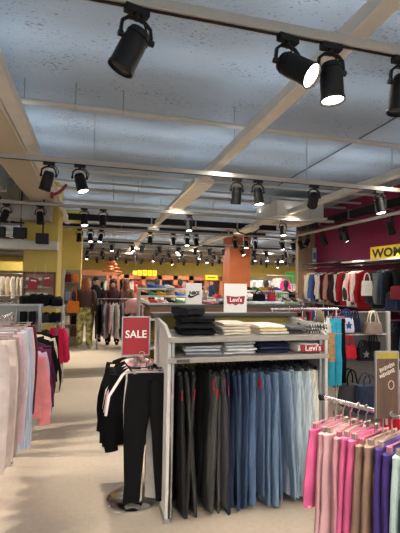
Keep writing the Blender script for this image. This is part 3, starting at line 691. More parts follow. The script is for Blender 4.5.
for i, (lab, c, L) in enumerate(seq):
    p = pA + d * (.012 + .042 * i)
    tr = trousers(lab, (p.x, p.y, .868 + rnd.uniform(-.01, .01)), rzR + rnd.uniform(-.05, .05), cloth(c) if i < 12 else denim(c), seed=i % 6, L=L, waist=.31, group=GR, name='trousers', t=.017, fold=.010, hem=.2 if L > .5 else .19, hip=.36, thigh=.185, crotch=.27 if L > .5 else .2, hm=[m_pinkc, m_silverh][i % 3 > 0], cuff=False, drop=.13)
    if i in (1, 4, 7, 9, 10):
        MB().box(-.11, -.028, -.045, .014, .006, .05).obj('belt_loop', cloth(c), tr)
        MB().loft([[(-.15, -.036 + .0, -.1), (-.06, -.036, -.08), (-.06, -.036, -.2), (-.105, -.036, -.23), (-.15, -.036, -.2)], [(-.15, -.030, -.1), (-.06, -.030, -.08), (-.06, -.030, -.2), (-.105, -.030, -.23), (-.15, -.030, -.2)]]).obj('pocket', cloth(tuple(v * .93 for v in c)), tr)
    if i == 0:
        for s_ in (-1, 1): MB().box(s_ * .1, 0, -L + .004, .17, .036, .012).obj('turn_up', cloth((222, 168, 190)), tr, bevel=.004)
# wooden print board in a holder on the rail
p0 = at(376, 352, Y=1.62); p1 = at(397, 413, Y=1.62)
s = thing('print_board', 'brown wood-look promotional board standing on the chrome rail stand', 'sign', ((p0.x + p1.x) / 2, 1.62, p1.z - .02), rz=-.1)
w = p1.x - p0.x; h = p0.z - p1.z + .02
MB().box(0, 0, h / 2, w, .008, h).obj('board', mat('dark_wood_print', (74, 52, 38), .6, var=.35, scale=10, stretch=(6, 1, .5)), s, bevel=.002)
MB().box(0, -.005, h - .016, w, .004, .032).obj('olive_header', mat('olive_print', (140, 124, 40), .5), s)
b = MB()
for q in (-1, 1): b.box(q * w / 2, 0, h / 2, .005, .014, h)
b.box(0, 0, h, w, .014, .005); b.obj('frame', m_steel, s)
m_pale = mat('pale_print', (196, 180, 164), .6, var=.2, scale=60)
for k in range(2):
    b = MB(); n = 9
    for j in range(n): b.box(-.035 + .0085 * j, -.0055, h * .72 - .028 * k + .004 * j * .9, .0058, .002, .014 + .006 * ((j * 7 + k) % 3 == 0), ry=-.3)
    b.obj('script_lettering', m_pale, s)
MB().tube([(.014 * math.cos(a) + .02, -.0055, h * .5 + .02 * math.sin(a)) for a in [2 * PI * k / 14 for k in range(14)]], .0018, 5, closed=True).obj('printed_ring', m_pale, s)
MB().tube([(0, .0, 0), (0, .0, -.03)], .006, 8).obj('clamp', m_chrome, s)

# ------------------------------------------------------------------ aisle racks (joggers, sweatshirts)
def straight_rack(label, x, y0, y1, z, along='y', group='clothes rails', m=m_chrome):
    o = thing('garment_rack', label, 'clothes rack', (0, 0, 0), group=group)
    P = (lambda q, zz: (x, q, zz)) if along == 'y' else (lambda q, zz: (q, x, zz))
    MB().tube([P(y0, z), P(y1, z)], .012, 10).obj('rail', m, o)
    for q in (y0 + .02, y1 - .02):
        MB().tube([P(q, z), P(q, .02)], .013, 10).obj('post', m, o)
        c = P(q, .015)
        MB().box(*c, .1 if along == 'y' else .05, .05 if along == 'y' else .3, .03).obj('foot', m, o, bevel=.004)
    return o
straight_rack('chrome rail of pastel joggers beside the aisle', -.7, 2.45, 3.85, 1.31)
GL = 'joggers on the aisle rail'
sq = [('greige joggers at the camera end of the aisle rail', (224, 206, 198), 2.62, .80, 'tr'), ('second greige joggers on the aisle rail, showing a full leg', (230, 212, 204), 2.78, .80, 'tr'), ('taupe joggers behind the greige ones on the aisle rail', (176, 158, 146), 2.9, .8, 'tr'), ('lilac pink joggers on the aisle rail', (224, 188, 204), 3.06, .8, 'tr'), ('white trousers between lilac and light blue ones', (224, 218, 218), 3.2, .8, 'tr'),
      ('light blue jeans on the aisle rail', (182, 196, 222), 3.36, .9, 'je'), ('pale pink joggers behind the light blue jeans', (222, 198, 204), 3.5, .8, 'tr'), ('burgundy trousers at the pillar end of the aisle rail', (94, 26, 48), 3.66, .78, 'tr')]
for i, (lab, c, y, L, kd) in enumerate(sq):
    xc = -.655 + (.0 if i else -.02)
    trousers(lab, (xc, y, 1.22), rnd.uniform(-.06, .06), cloth(c) if kd == 'tr' else denim(c), seed=i % 6, L=L, waist=.34, group=GL, t=.03, fold=.014, hem=.13 if kd == 'tr' else .2, hip=.40, thigh=.2, cuff=kd == 'tr', name='joggers' if kd == 'tr' else 'jeans', cat='joggers' if kd == 'tr' else 'jeans', hm=m_silverh)
straight_rack('lower chrome rail of sweatshirts beyond the pastel joggers', -.72, 4.0, 5.25, 1.02)
GS = 'tops on the lower aisle rail'
for i, (lab, c, y, L, sl, kw) in enumerate([
    ('coral pink sweatshirt on the lower aisle rail', (236, 148, 154), 4.06, .6, .62, {}), ('lilac sweatshirt behind the coral pink one', (204, 176, 200), 4.22, .62, .6, {}), ('plum sweatshirt behind the lilac one', (98, 40, 76), 4.4, .66, .64, {}), ('dark plum sweatshirt beside the black hooded one', (74, 32, 58), 4.55, .66, .64, {}),
    ('black hooded sweatshirt with a white chest print', (24, 24, 26), 4.78, .6, .45, {'hood': 1}), ('cream sweatshirt behind the black hooded one', (218, 208, 184), 4.92, .66, .6, {}), ('black long sweatshirt at the end of the lower aisle rail', (26, 26, 28), 5.1, .72, .66, {})]):
    cc = cloth(c)
    top(lab, (-.685 + .004 * i + .02 * (i == 0), y, .93 + .012 * i), rnd.uniform(-.12, .05), cc, seed=i % 4, w=.42, L=L, sleeve=sl, group=GS, hood=cc if kw.get('hood') else None, print_m=cloth((225, 225, 225)) if kw.get('hood') else None, splay=.07, t=.03, hm=m_silverh)
straight_rack('short chrome rail of hot pink tops past the sweatshirts', at(57, 345, Y=6.4).x, 6.28, 6.6, 1.0)
for i, y in enumerate((6.35, 6.5)):
    top('hot pink long-sleeved top facing the aisle' if i == 0 else 'hot pink top hanging behind its twin', (at(57, 345, Y=6.4).x, y, .9), -.1 + .1 * i, cloth((214, 36, 82)), seed=i, w=.2, L=.52, sleeve=.45, sleeve_w=.05, cuffw=.035, group='hot pink tops on the short rail', splay=.06)

# grey perforated gondola end with bracket, black pile and wire shelves
o = thing('shelf_gondola', 'grey perforated display panel behind the pastel joggers', 'shelf unit', (0, 0, 0))
c0 = at(0, 305, Y=4.3); c1 = at(42, 305, Y=5.6)
Xr = at(42, 305, Y=5.6).x; zt = c1.z
MB().box(Xr - 1.0, 5.62, zt / 2 + .03, 2.0, .05, zt - .06).obj('panel', m_perf2, o, bevel=.004)
MB().box(Xr - 1.0, 5.62, zt, 2.02, .08, .02).obj('top_cap', m_shelfw, o)
MB().box(Xr - .02, 5.6, zt / 2, .03, .07, zt).obj('upright', m_steel, o)
MB().box(Xr - .3, 5.57, zt / 2 + .1, .012, .02, zt - .3).obj('slotted_strip', m_shelfw, o)
MB().box(Xr - 1.0, 5.6, .03, 2.0, .4, .06).obj('foot', m_steel, o)
t = thing('boot_display', 'pair of tall black boots standing on a bracket of the grey panel', 'boots', (Xr - .15, 5.5, zt - .33))
for k in (0, 1):
    b = MB(); xx = -.06 + .11 * k
    b.loft([[(xx + .042 * math.cos(a), .03 + .05 * math.sin(a) - (.05 if z < .05 else 0) * (math.sin(a) < 0), z) for a in [2 * PI * j / 12 for j in range(12)]] for z in (.0, .04, .08, .16, .25)])
    b.obj('boot', blk, t)
MB().box(0, .02, -.01, .26, .18, .012).obj('bracket_shelf', m_shelfw, t)
o = thing('shelf_unit', 'white wire shelf unit with dark goods in front of the mustard pillar', 'shelf unit', (0, 0, 0))
wx0, wx1 = -1.05, -.47; wy = 6.45
for z in (.4, .68, .95, 1.2):
    b = MB()
    for k in range(9): b.tube([(wx0, wy + .04 * k, z), (wx1, wy + .04 * k, z)], .004, 5)
    b.tube([(wx0, wy - .02, z + .02), (wx1, wy - .02, z + .02)], .008, 6); b.tube([(wx1, wy - .02, z + .02), (wx1, wy + .34, z + .02)], .008, 6)
    b.obj('wire_shelf', m_shelfw, o)
for x in (wx0, wx1):
    for y in (wy - .02, wy + .34): MB().tube([(x, y, 0), (x, y, 1.24)], .01, 8).obj('post', m_shelfw, o)
for i in range(4):
    folded(f'black puffy jacket heaped on the wire shelf unit, {ORD[i]} from the pillar corner', (-.58 - .145 * i, wy + .15, 1.215 + .012 * (i % 2)), blk, (.16, .34, .15 + .02 * (i % 3)), seed=i % 4, rz=rnd.uniform(-.3, .3), group='black jackets heaped on the wire shelves', name='folded_jacket', cat='jacket')
for zi, z in enumerate((.41, .69, .96)):
    for k in range(3):
        folded(f'{["black", "charcoal", "dark brown"][k]} folded bag or jumper on the {["bottom", "middle", "upper"][zi]} wire shelf', (-.58 - .17 * k, wy + .15, z), cloth([(28, 28, 30), (52, 50, 52), (64, 48, 44)][k]), (.16, .28, .16), seed=k, group='dark goods on the wire shelves', name='folded_jumper', cat='jumper')
# ------------------------------------------------------------------ mustard pillar display
o = thing('mirror_relief', 'red-framed mirror on the mustard pillar, its reflected shelves modelled in', 'mirror', (-.945, 7.49, 1.5))  # a mirror; shelves and boxes are modelled in place of its reflection
MB().box(0, -.004, 0, .52, .012, .5).obj('back_board', mat('mirror_back', (150, 128, 104), .6, var=.15, scale=4), o)
b = MB()
for s_ in (-1, 1): b.box(s_ * .25, -.02, 0, .03, .05, .53)
for s_ in (-1, 1): b.box(0, -.02, s_ * .25, .53, .05, .03)
b.obj('frame', mat('red_brown_frame', (112, 52, 34), .5, var=.15, scale=9), o)
for k in range(3):
    MB().box(-.03, -.035, -.14 + .13 * k, .42, .05, .012).obj('shelf', m_shelfw, o)
    b = MB()
    for j in range(4): b.box(-.18 + .095 * j, -.04, -.115 + .13 * k, .07, .04, .035)
    b.obj('reflected_boxes', cloth([(214, 204, 190), (200, 176, 158), (226, 214, 200)][k]), o)
for i, (px, py, rz) in enumerate([(33, 283.5, .14), (47, 281, -.14)]):
    p = at(px, py, Y=7.4)
    t = thing('sale_tag', f'red swing tag hanging in front of the mirror, {"bigger one by the pillar edge" if i == 0 else "smaller one toward the aisle"}', 'sign', p, rot=(0, rz, 0), group='red swing tags at the pillar')
    MB().box(0, 0, 0, .15 - .03 * i, .005, .2 - .02 * i).obj('card', m_red, t)
    MB().tube([(0, 0, .1), (0, 0, .3)], .002, 4).obj('string', m_white, t)
    MB().box(0, -.004, .05, .09, .002, .022).obj('white_print', m_white, t)
# tall shelf tower with bags beside the pillar
o = thing('shelf_unit', 'tall narrow white shelf unit of bags and shoes beside the mustard pillar', 'shelf unit', (0, 0, 0))
tx0, tx1, ty = at(63, 300, Y=10.3).x, at(79, 300, Y=10.3).x, 10.3
MB().box(tx0, ty + .05, .95, .05, .3, 1.9).obj('side_panel', m_shelfw, o)
for z in (.25, .55, .85, 1.15, 1.58): MB().box((tx0 + tx1) / 2, ty + .1, z, tx1 - tx0, .28, .015).obj('shelf', m_shelf, o)
MB().box((tx0 + tx1) / 2, ty + .24, .95, tx1 - tx0, .02, 1.9).obj('back_panel', mat('tower_back', (150, 140, 120), .6), o)

def bag(label, loc, rz, m, w=.28, h=.22, dp=.11, handle=.14, hm=None, flap=None, charm=None, group='handbags on display', name='handbag', round_=.6, cat='handbag'):
    o = thing(name, label, cat, loc, rz, group)
    rows = []
    N = 20
    for q in range(7):
        u = q / 6; z = -h + h * u; e = (1 - .14 * u); tt = dp / 2 * (1 - .35 * u) * (.85 if q in (0, 6) else 1)
        rows.append([(w / 2 * e * (.95 if q in (0, 6) else 1) * sgn(math.cos(a)) * abs(math.cos(a)) ** .35, tt * sgn(math.sin(a)) * abs(math.sin(a)) ** .5, z) for a in [2 * PI * j / N for j in range(N)]])
    MB().loft(rows).obj('body', m, o)
    for s_ in (-1, 1):
        pts = [(-w * .25, s_ * dp * .25, -.03), (-w * .25, s_ * dp * .26, 0)] + [(-w * .25 * math.cos(a), s_ * dp * .18, handle * math.sin(a)) for a in [PI * k / 8 for k in range(1, 8)]] + [(w * .25, s_ * dp * .26, 0), (w * .25, s_ * dp * .25, -.03)]
        MB().tube(pts, .008, 6).obj('handle', hm or m, o)
    if flap: MB().box(0, -dp * .42, -h * .22, w * .84, .014, h * .42).obj('flap', flap, o, bevel=.006)
    if charm:
        pts = [(math.cos(PI / 2 + k * PI / 5) * (.045 if k % 2 == 0 else .02), -h * .5 + math.sin(PI / 2 + k * PI / 5) * (.045 if k % 2 == 0 else .02)) for k in range(10)]
        MB().prism(pts, -dp * .5 - .008, -dp * .5 + .006).obj('star_patch', charm, o, smooth=False)
    return o
tb = [('dark red pair of small bags', (112, 24, 34)), ('orange round bag', (206, 120, 40)), ('white and blue bag', (150, 170, 206)), ('purple bag', (96, 70, 140)), ('grey shoulder bag', (150, 150, 152)), ('tan bag', (170, 128, 90)), ('white bag', (226, 222, 216)), ('black bag', (28, 28, 30)), ('pale lilac bag', (190, 176, 200)), ('brown bag', (96, 62, 42))]
for i, (n, c) in enumerate(tb):
    r_ = i // 2
    bag(f'{n} on the {["top", "fourth", "third", "second", "bottom"][r_]} shelf of the narrow white shelf unit', (tx0 + .1 + .17 * (i % 2), ty + .07, [1.58, 1.15, .85, .55, .25][r_] + .21), rnd.uniform(-.1, .1), cloth(c), w=.15, h=.2, dp=.12, handle=.05, group='bags on the narrow white shelves')

# ------------------------------------------------------------------ grey bag panel and neighbours
pY = 4.2
pl = at(345, 312, Y=pY); pr = at(386, 312, Y=pY)
o = thing('shelf_gondola', 'grey perforated steel panel hung with handbags', 'shelf unit', (0, 0, 0))
MB().box((pl.x + pr.x) / 2, pY, pl.z / 2, pr.x - pl.x, .03, pl.z).obj('panel', m_perf, o)
MB().box(pr.x, pY - .02, pl.z / 2, .04, .07, pl.z + .02).obj('upright', m_shelfw, o, bevel=.004)
MB().box((pl.x + pr.x) / 2, pY, pl.z, pr.x - pl.x + .02, .06, .015).obj('top_cap', m_steel, o)
MB().box((pl.x + pr.x) / 2, pY - .02, at(370, 334, Y=pY).z, pr.x - pl.x, .03, .015).obj('hook_bar', m_cream, o)
MB().box((pl.x + pr.x) / 2, pY, .03, pr.x - pl.x, .5, .06).obj('plinth', m_steel, o)
def bagpx(label, px, py_top, py_bot, pxw, m, Y=4.08, **kw):
    p = at(px, py_top, Y=Y); q = at(px, py_bot, Y=Y); w = at(px + pxw / 2, py_top, Y=Y).x - at(px - pxw / 2, py_top, Y=Y).x
    return bag(label, p, kw.pop('rz', .0), m, w=w, h=p.z - q.z, **kw)
bagpx('white and blue canvas bag with a star on the steel panel', 346, 318, 332, 14, cloth((204, 208, 222)), Y=4.0, handle=.1, hm=cloth((40, 62, 128)), charm=cloth((60, 84, 150)))
MBx = bagpx('navy bag half behind the white and blue star bag', 355, 318, 332, 9, cloth((32, 36, 60)), Y=4.1, handle=.09)
bagpx('taupe leather holdall with cream side on the steel panel', 373, 322, 334, 17, cloth((140, 122, 110), .5), handle=.13, hm=cloth((206, 196, 178), .5), flap=None)
bagpx('red leather bag hanging low on the steel panel', 349, 346, 358, 13, cloth((190, 26, 44), .45), handle=.12)
bagpx('black quilted bag with a silver clasp on the steel panel', 363, 347, 360, 12, cloth((26, 26, 29), .4), handle=.08, charm=m_steel)
bagpx('black shoulder bag with a flap beside the quilted black one', 373, 341, 360, 11, cloth((30, 30, 33), .45), Y=4.12, handle=.1, flap=cloth((22, 22, 24), .4))
bagpx('navy denim tote with a strap at the foot of the steel panel', 367, 385, 412, 24, denim((48, 62, 92)), Y=3.7, handle=.12, dp=.2)
bagpx('charcoal tote with a long black strap below the red bag', 350, 384, 405, 20, cloth((66, 66, 72)), Y=3.8, handle=.16, hm=cloth((16, 16, 18)), dp=.18)
# turquoise trousers rail
straight_rack('chrome rail of turquoise trousers between the shelf unit and bag panel', 3.75, 1.72, at(338, 330, Y=3.75).x, 1.36, along='x')
GT = 'garments on the turquoise trousers rail'
kw = dict(hem=.066, hip=.132, thigh=.07, t=.02, crotch=.3, hm=m_pinkc)
z0 = at(335, 319, Y=3.7).z
trousers('bright turquoise trousers on the rail beside the bag panel', (at(335, 330, Y=3.68).x, 3.68, z0), -.35, cloth((52, 168, 198)), seed=2, L=.68, waist=.12, group=GT, **kw)
trousers('darker turquoise trousers half hidden behind the bright turquoise pair', (at(331.5, 330, Y=3.8).x, 3.8, z0 - .01), -.3, cloth((44, 148, 176)), seed=1, L=.68, waist=.125, group=GT, **kw)
trousers('black trousers hanging beside the turquoise ones', (at(339, 330, Y=3.9).x, 3.9, z0 - .02), -.3, cloth((22, 22, 26)), seed=3, L=.74, waist=.13, group=GT, **kw)
top('tan crochet top hanging by the corner of the jeans shelf unit', (at(330.5, 335, Y=3.45).x, 3.45, at(330, 333, Y=3.45).z), -.3, mat('crochet', (168, 130, 92), .9, var=.3, scale=60, bump=.6), seed=1, w=.085, L=.27, sleeve=0, group=GT, fold=.004, t=.04, hang=False)
for i, (c, n) in enumerate([((214, 160, 168), 'pink'), ((196, 194, 188), 'stone'), ((170, 40, 46), 'red'), ((60, 64, 70), 'charcoal'), ((216, 212, 206), 'off-white')]):
    top(f'{n} top on the turquoise trousers rail behind the striped pile', (1.78 + .15 * i, 3.75, 1.27), 1.0 + .1 * (i % 2), cloth(c), seed=i, w=.32, L=.4, sleeve=.3, group=GT, hm=m_chrome)
# dark goods right of the bag panel
straight_rack('chrome rail of dark tops beyond the bag panel', 4.5, 3.62, 4.5, 1.16, along='x')
for i, (c, n) in enumerate([((40, 48, 82), 'navy coat'), ((30, 30, 34), 'black sweatshirt'), ((44, 54, 92), 'blue-navy coat'), ((200, 196, 188), 'cream cardigan'), ((34, 34, 38), 'black cardigan')]):
    top(f'{n} on the rail beyond the bag panel, {ORD[i]} from the panel', (3.7 + .17 * i, 4.5, 1.06), .6, cloth(c), seed=i % 4, w=.4, L=.62, sleeve=.5, group='dark tops beyond the bag panel')
o = thing('display_table', 'low table of folded clothes beyond the bag panel', 'table', (4.0, 3.75, 0))
MB().box(0, 0, 1.24, .9, .35, .02).obj('table_top', m_shelf, o); 
for s_ in (-1, 1):
    for q in (-1, 1): MB().box(s_ * .42, q * .15, .615, .03, .03, 1.23).obj('leg', m_steel, o)
for i, c in enumerate([(60, 62, 66), (186, 184, 176), (44, 46, 60)]):
    folded(f'{["charcoal", "pale", "navy"][i]} folded shirt on the table beyond the bag panel', (3.72 + .27 * i, 3.75, 1.252), cloth(c), (.24, .28, .05), seed=i, group='folded shirts beyond the bag panel')
straight_rack('short chrome rail of red and white tops past the trousers rack', 2.9, 2.35, 2.95, .98, along='x')
for i, (c, n) in enumerate([((214, 30, 60), 'bright red'), ((226, 214, 206), 'off-white'), ((200, 36, 70), 'crimson'), ((60, 60, 66), 'charcoal')]):
    top(f'{n} top on the short rail past the trousers rack', (2.42 + .14 * i, 2.9, .88), 1.1, cloth(c), seed=i, w=.36, L=.5, sleeve=.4, group='red and white tops on the short rail')

# ------------------------------------------------------------------ magenta wall: women sign, canopy, rail
WX = 5.15
o = thing('wall_shelf', 'long white canopy shelf on the magenta wall below the women sign', 'shelf', (0, 0, 0))
MB().box(WX - .22, 5.0, 2.07, .46, 3.9, .03).obj('board', m_shelfw, o)
o = thing('wall_shelf', 'dark canopy shelf on the magenta wall above the cream jacket', 'shelf', (0, 0, 0))
MB().box(WX - .2, 7.75, 2.1, .42, 1.6, .03).obj('board', m_black, o)
sp = [at(371, 262.5, X=4.95), at(371, 247.5, X=4.95)]
y1 = sp[0].y; y0 = y1 - 1.75; z0 = 2.085; z1 = sp[1].z
o = thing('women_sign', 'yellow sign with black capital lettering on the magenta wall canopy', 'sign', (4.95, (y0 + y1) / 2, z0))
MB().box(0, 0, (z1 - z0) / 2, .03, y1 - y0, z1 - z0).obj('board', m_yellowsign, o, bevel=.003)
text('women_lettering', 'WOMEN', .215, m_blacktext, o, (-.0165, (y1 - y0) / 2 - .06, (z1 - z0) / 2 - .008), (PI / 2, 0, -PI / 2), bold=.008, extrude=.001, sx=1.32, align='LEFT')
o = thing('wall_notice', 'small white and blue notice on the tan wall end', 'sign', at(314.5, 255, Y=8.6))
MB().box(0, 0, 0, .1, .01, .34).obj('card', m_white, o); MB().box(0, -.006, -.02, .08, .004, .16).obj('blue_print', cloth((90, 130, 190)), o)
o = thing('wall_rail', 'dark hanging rail along the magenta wall full of women clothes', 'clothes rail', (0, 0, 0))
MB().tube([(4.7, 4.2, 1.99), (4.7, 8.5, 1.99)], .014, 8).obj('rail', m_black, o)
for y in (4.4, 5.7, 7.0, 8.4): MB().tube([(4.7, y, 1.99), (WX, y, 1.99)], .01, 6).obj('bracket', m_black, o)
o = thing('wall_shelf', 'dark lower shelf along the magenta wall under the hanging clothes', 'shelf', (0, 0, 0))
MB().box(4.9, 6.35, 1.22, .48, 4.3, .035).obj('board', m_black, o)
MB().box(4.655, 6.35, 1.225, .012, 4.3, .03).obj('price_rail', m_steel, o)
GW = 'clothes on the magenta wall rail'
wl = [(309, (228, 220, 200), 'cream jacket'), (312, (214, 206, 188), 'cream cardigan'), (314.5, (76, 100, 158), 'blue cardigan'), (317, (226, 222, 212), 'white blouse'), (319, (40, 36, 40), 'black cardigan'), (321, (214, 206, 198), 'ivory shirt'), (323, (74, 26, 40), 'maroon coat'), (325.5, (96, 32, 48), 'wine red coat'), (328, (170, 130, 110), 'tan striped coat'), (330.5, (66, 24, 36), 'dark maroon coat'), (332.5, (58, 22, 34), 'oxblood coat'), (334.5, (44, 40, 44), 'black jacket'), (336.5, (214, 210, 200), 'white cardigan'), (338.5, (44, 50, 48), 'black-green jacket'),
      (340.5, (164, 20, 32), 'red cardigan'), (342.5, (40, 42, 42), 'charcoal jacket'), (344.5, (60, 60, 62), 'dark grey cardigan'), (346.5, (230, 226, 220), 'white shirt'), (348.5, (222, 170, 166), 'pale pink blouse'), (350.5, (170, 22, 34), 'bright red jacket'), (352.5, (232, 224, 216), 'off-white blouse'), (354.5, (234, 206, 198), 'blush striped blouse'), (359, (156, 18, 30), 'big red sweater'), (367, (60, 62, 66), 'slate cardigan'), (372, (120, 124, 128), 'grey open cardigan'), (377, (52, 60, 88), 'navy jacket'), (382, (30, 32, 36), 'jet black jacket'), (387, (36, 36, 40), 'black coat'), (394, (214, 206, 200), 'pale sweater'), (400, (28, 28, 31), 'black knit')]
for i, (px, c, n) in enumerate(wl):
    y = at(px + (px - 309) * .14, 285, X=4.56).y
    top(f'{n} on the wall rail, {ORD[i]} from the tan wall end', (4.7 + (.0 if i != 22 else -.06), y, 1.885), rnd.uniform(-.34, .2) + (-.35 if i == 22 else 0), cloth(c), seed=i % 6, w=.42, L=.58 + .07 * ((i * 7) % 3) / 2 + (.06 if i == 22 else 0), sleeve=.5, group=GW, splay=.03 + .02 * (i % 3), t=.014 + .003 * (i % 3), fold=.016, jitter=.05, name='sweater' if i != 14 else 'cardigan', cat='top')
bag('white canvas tote hanging in front of the big red sweater', (4.4, 5.78, 1.7), -.5, cloth((228, 222, 210)), w=.19, h=.25, dp=.06, handle=.13, name='tote_bag', cat='bag')
top('patterned dark red and grey knit hanging by the navy jacket', (4.42, 5.02, 1.62), -.3, cloth((120, 40, 48)), seed=2, w=.34, L=.2, sleeve=0, group=GW)
trousers('dark blue denim skirt hanging below the patterned knit', (4.42, 5.1, 1.50), -.3, denim((40, 48, 80)), seed=1, L=.26, waist=.34, name='skirt', cat='skirt', hip=.38, crotch=.24, group=GW)
for i, (y, c, n) in enumerate([(8.2, (70, 100, 140), 'blue'), (7.8, (40, 40, 46), 'black'), (7.4, (190, 184, 176), 'stone'), (7.0, (46, 46, 50), 'charcoal'), (6.6, (200, 190, 180), 'cream'), (6.2, (60, 20, 26), 'wine'), (5.85, (226, 222, 216), 'white'), (5.5, (30, 30, 36), 'black'), (5.15, (56, 140, 206), 'sky blue'), (4.8, (40, 44, 70), 'navy')]):
    folded(f'{n} folded garment on the dark wall shelf, {ORD[i]} from the tan wall end', (4.86, y, 1.24), cloth(c), (.3, .32, .06), seed=i % 4, rz=PI / 2, group='folded garments on the magenta wall shelf')
# below the wall shelf: darker rail of trousers
o = thing('wall_rail', 'lower hanging rail below the magenta wall shelf', 'clothes rail', (0, 0, 0))
MB().tube([(4.85, 4.4, 1.12), (4.85, 8.4, 1.12)], .012, 8).obj('rail', m_black, o)
for i in range(18):
    c = [(36, 36, 40), (60, 60, 64), (110, 104, 100), (40, 48, 74), (150, 146, 140), (30, 30, 33)][i % 6]
    trousers(f'{["black", "charcoal", "stone", "navy", "pale grey", "jet black"][i % 6]} trousers on the lower wall rail, {ORD[i]} from the tan wall end', (4.85, 8.3 - .21 * i, 1.02), .2, cloth(c), seed=i % 4, L=.85, waist=.34, group='trousers on the lower wall rail')
#@@PART3@@
# ------------------------------------------------------------------ second gondola with the swoosh card
o = thing('shelf_gondola', 'walnut fronted shelf unit with dark top carrying the swoosh card', 'shelf unit', (0, 0, 0))
MB().box(1.62, 4.9, 1.335, 2.05, .5, .03).obj('top_board', mat('dark_cap', (58, 54, 50), .4), o, bevel=.004)
MB().box(1.62, 4.86, 1.285, 2.0, .42, .07).obj('fascia', m_wood, o)
MB().box(1.62, 5.1, .65, 2.0, .03, 1.22).obj('back_panel', m_olive, o)
for z in (1.18, .85, .5): MB().box(1.62, 4.86, z, 2.0, .46, .025).obj('shelf', m_shelfw, o)
for x in (.62, 2.62): MB().box(x, 4.9, .65, .03, .48, 1.3).obj('side_panel', m_wood, o)
s, w, h = sign_card('display_sign', 'white card with a dark swoosh mark on the second shelf unit', (186, 283), (201.5, 306), 4.78)
pts = [(-.95, -.05), (-.9, -.42), (-.62, -.6), (-.2, -.5), (1, .35), (-.25, -.12), (-.55, -.12), (-.62, .05), (-.55, .3)]
MB().prism([(x * w * .4, z * w * .3 + h * .47) for x, z in pts], -.0085, -.006).obj('swoosh_mark', m_blacktext, s, smooth=False)
text('brand_lettering', 'NIKE', .055, m_blacktext, s, (.004, -.0085, h * .56), (PI / 2, 0, 0), bold=.003, extrude=.001, sx=1.05)
for i, (x, c, n) in enumerate([(.82, (226, 224, 220), 'white'), (1.05, (206, 202, 196), 'pale grey'), (1.3, (92, 52, 76), 'plum'), (1.55, (60, 60, 64), 'charcoal'), (1.8, (40, 40, 44), 'black'), (2.1, (126, 130, 150), 'blue grey'), (2.4, (210, 206, 196), 'stone')]):
    folded(f'{n} folded shirt on the upper shelf of the walnut shelf unit', (x, 4.84, 1.195), cloth(c), (.22, .34, .05), seed=i % 4, group='folded shirts on the walnut shelf unit')
for i, (px, c, n) in enumerate([(212, (190, 120, 130), 'pink'), (219, (40, 42, 52), 'dark navy'), (256, (226, 230, 236), 'white'), (265, (196, 204, 214), 'pale blue'), (277, (214, 220, 228), 'icy blue'), (287, (150, 154, 120), 'sage')]):
    folded(f'{n} folded shirt lying on the dark top of the walnut shelf unit', (at(px, 304, Y=4.9).x, 4.9, 1.352), cloth(c), (.2, .3, .03), seed=i % 4, rz=rnd.uniform(-.3, .3), group='folded shirts on top of the walnut shelf unit')

# ------------------------------------------------------------------ tables and racks in the middle of the shop
def table(x, y, w, d, z, label, mtop=m_shelfw, under=True):
    o = thing('display_table', label, 'table', (x, y, 0))
    MB().box(0, 0, z - .02, w, d, .04).obj('table_top', mtop, o, bevel=.004)
    if under: MB().box(0, 0, z * .5, w * .94, d * .9, .03).obj('lower_shelf', mtop, o)
    MB().box(0, -d * .46, z - .09, w * .96, .02, .1).obj('apron', m_wood, o)
    for a in (-1, 1):
        for c in (-1, 1): MB().box(a * (w / 2 - .03), c * (d / 2 - .03), (z - .04) / 2, .04, .04, z - .04).obj('leg', m_steel, o)
    return o
PAL = {'mix': [((40, 42, 60), 'navy'), ((216, 212, 204), 'off-white'), ((170, 40, 52), 'red'), ((66, 66, 70), 'charcoal'), ((196, 140, 150), 'pink'), ((60, 80, 120), 'blue'), ((30, 30, 33), 'black'), ((176, 160, 136), 'beige'), ((90, 110, 80), 'green')],
       'pale': [((228, 224, 216), 'white'), ((206, 198, 184), 'cream'), ((190, 190, 192), 'pale grey'), ((214, 196, 170), 'sand'), ((150, 160, 180), 'blue grey')],
       'dark': [((24, 24, 27), 'black'), ((52, 52, 56), 'charcoal'), ((34, 38, 56), 'navy'), ((214, 210, 202), 'white'), ((84, 50, 44), 'brown')],
       'rose': [((222, 216, 208), 'white'), ((26, 26, 29), 'black'), ((210, 168, 176), 'rose'), ((52, 50, 54), 'charcoal'), ((186, 184, 180), 'silver grey'), ((150, 140, 150), 'mauve')]}
def table_goods(x, y, w, z, n, pal, where, grp, d=.3):
    p = PAL[pal]
    for k in range(n):
        c, cn = p[(k * 3 + int(y)) % len(p)]
        xx = x - w / 2 + w * (k + .5) / n
        folded(f'{cn} folded shirt {where}, {ORD[k]} from the aisle side', (xx, y + rnd.uniform(-.05, .05), z), cloth(c), (.24, d, rnd.choice((.04, .08, .12))), seed=k % 4, rz=rnd.uniform(-.2, .2), group=grp)
T = [(1.7, 6.3, 1.7, .7, .95, 'white table of folded shirts behind the walnut shelf unit', 'mix', 'on the white table behind the walnut unit'),
     (2.6, 8.0, 2.2, .8, 1.05, 'white table of folded clothes in the middle of the shop', 'mix', 'on the mid shop table'),
     (2.75, 11.6, 2.2, .8, 1.08, 'wood trimmed table of pale clothes before the terracotta wall', 'pale', 'on the table before the terracotta wall'),
     (5.4, 10.2, 2.2, .8, 1.05, 'white table beside the orange pillar', 'dark', 'on the table beside the orange pillar'),
     (4.2, 14.2, 3, .8, 1.1, 'long table of clothes behind the orange pillar', 'mix', 'on the long table behind the orange pillar')]
for x, y, w, d, z, lab, pal, wh in T:
    table(x, y, w, d, z, lab); table_goods(x, y, w, z, int(w / .28), pal, wh, 'folded shirts ' + wh)
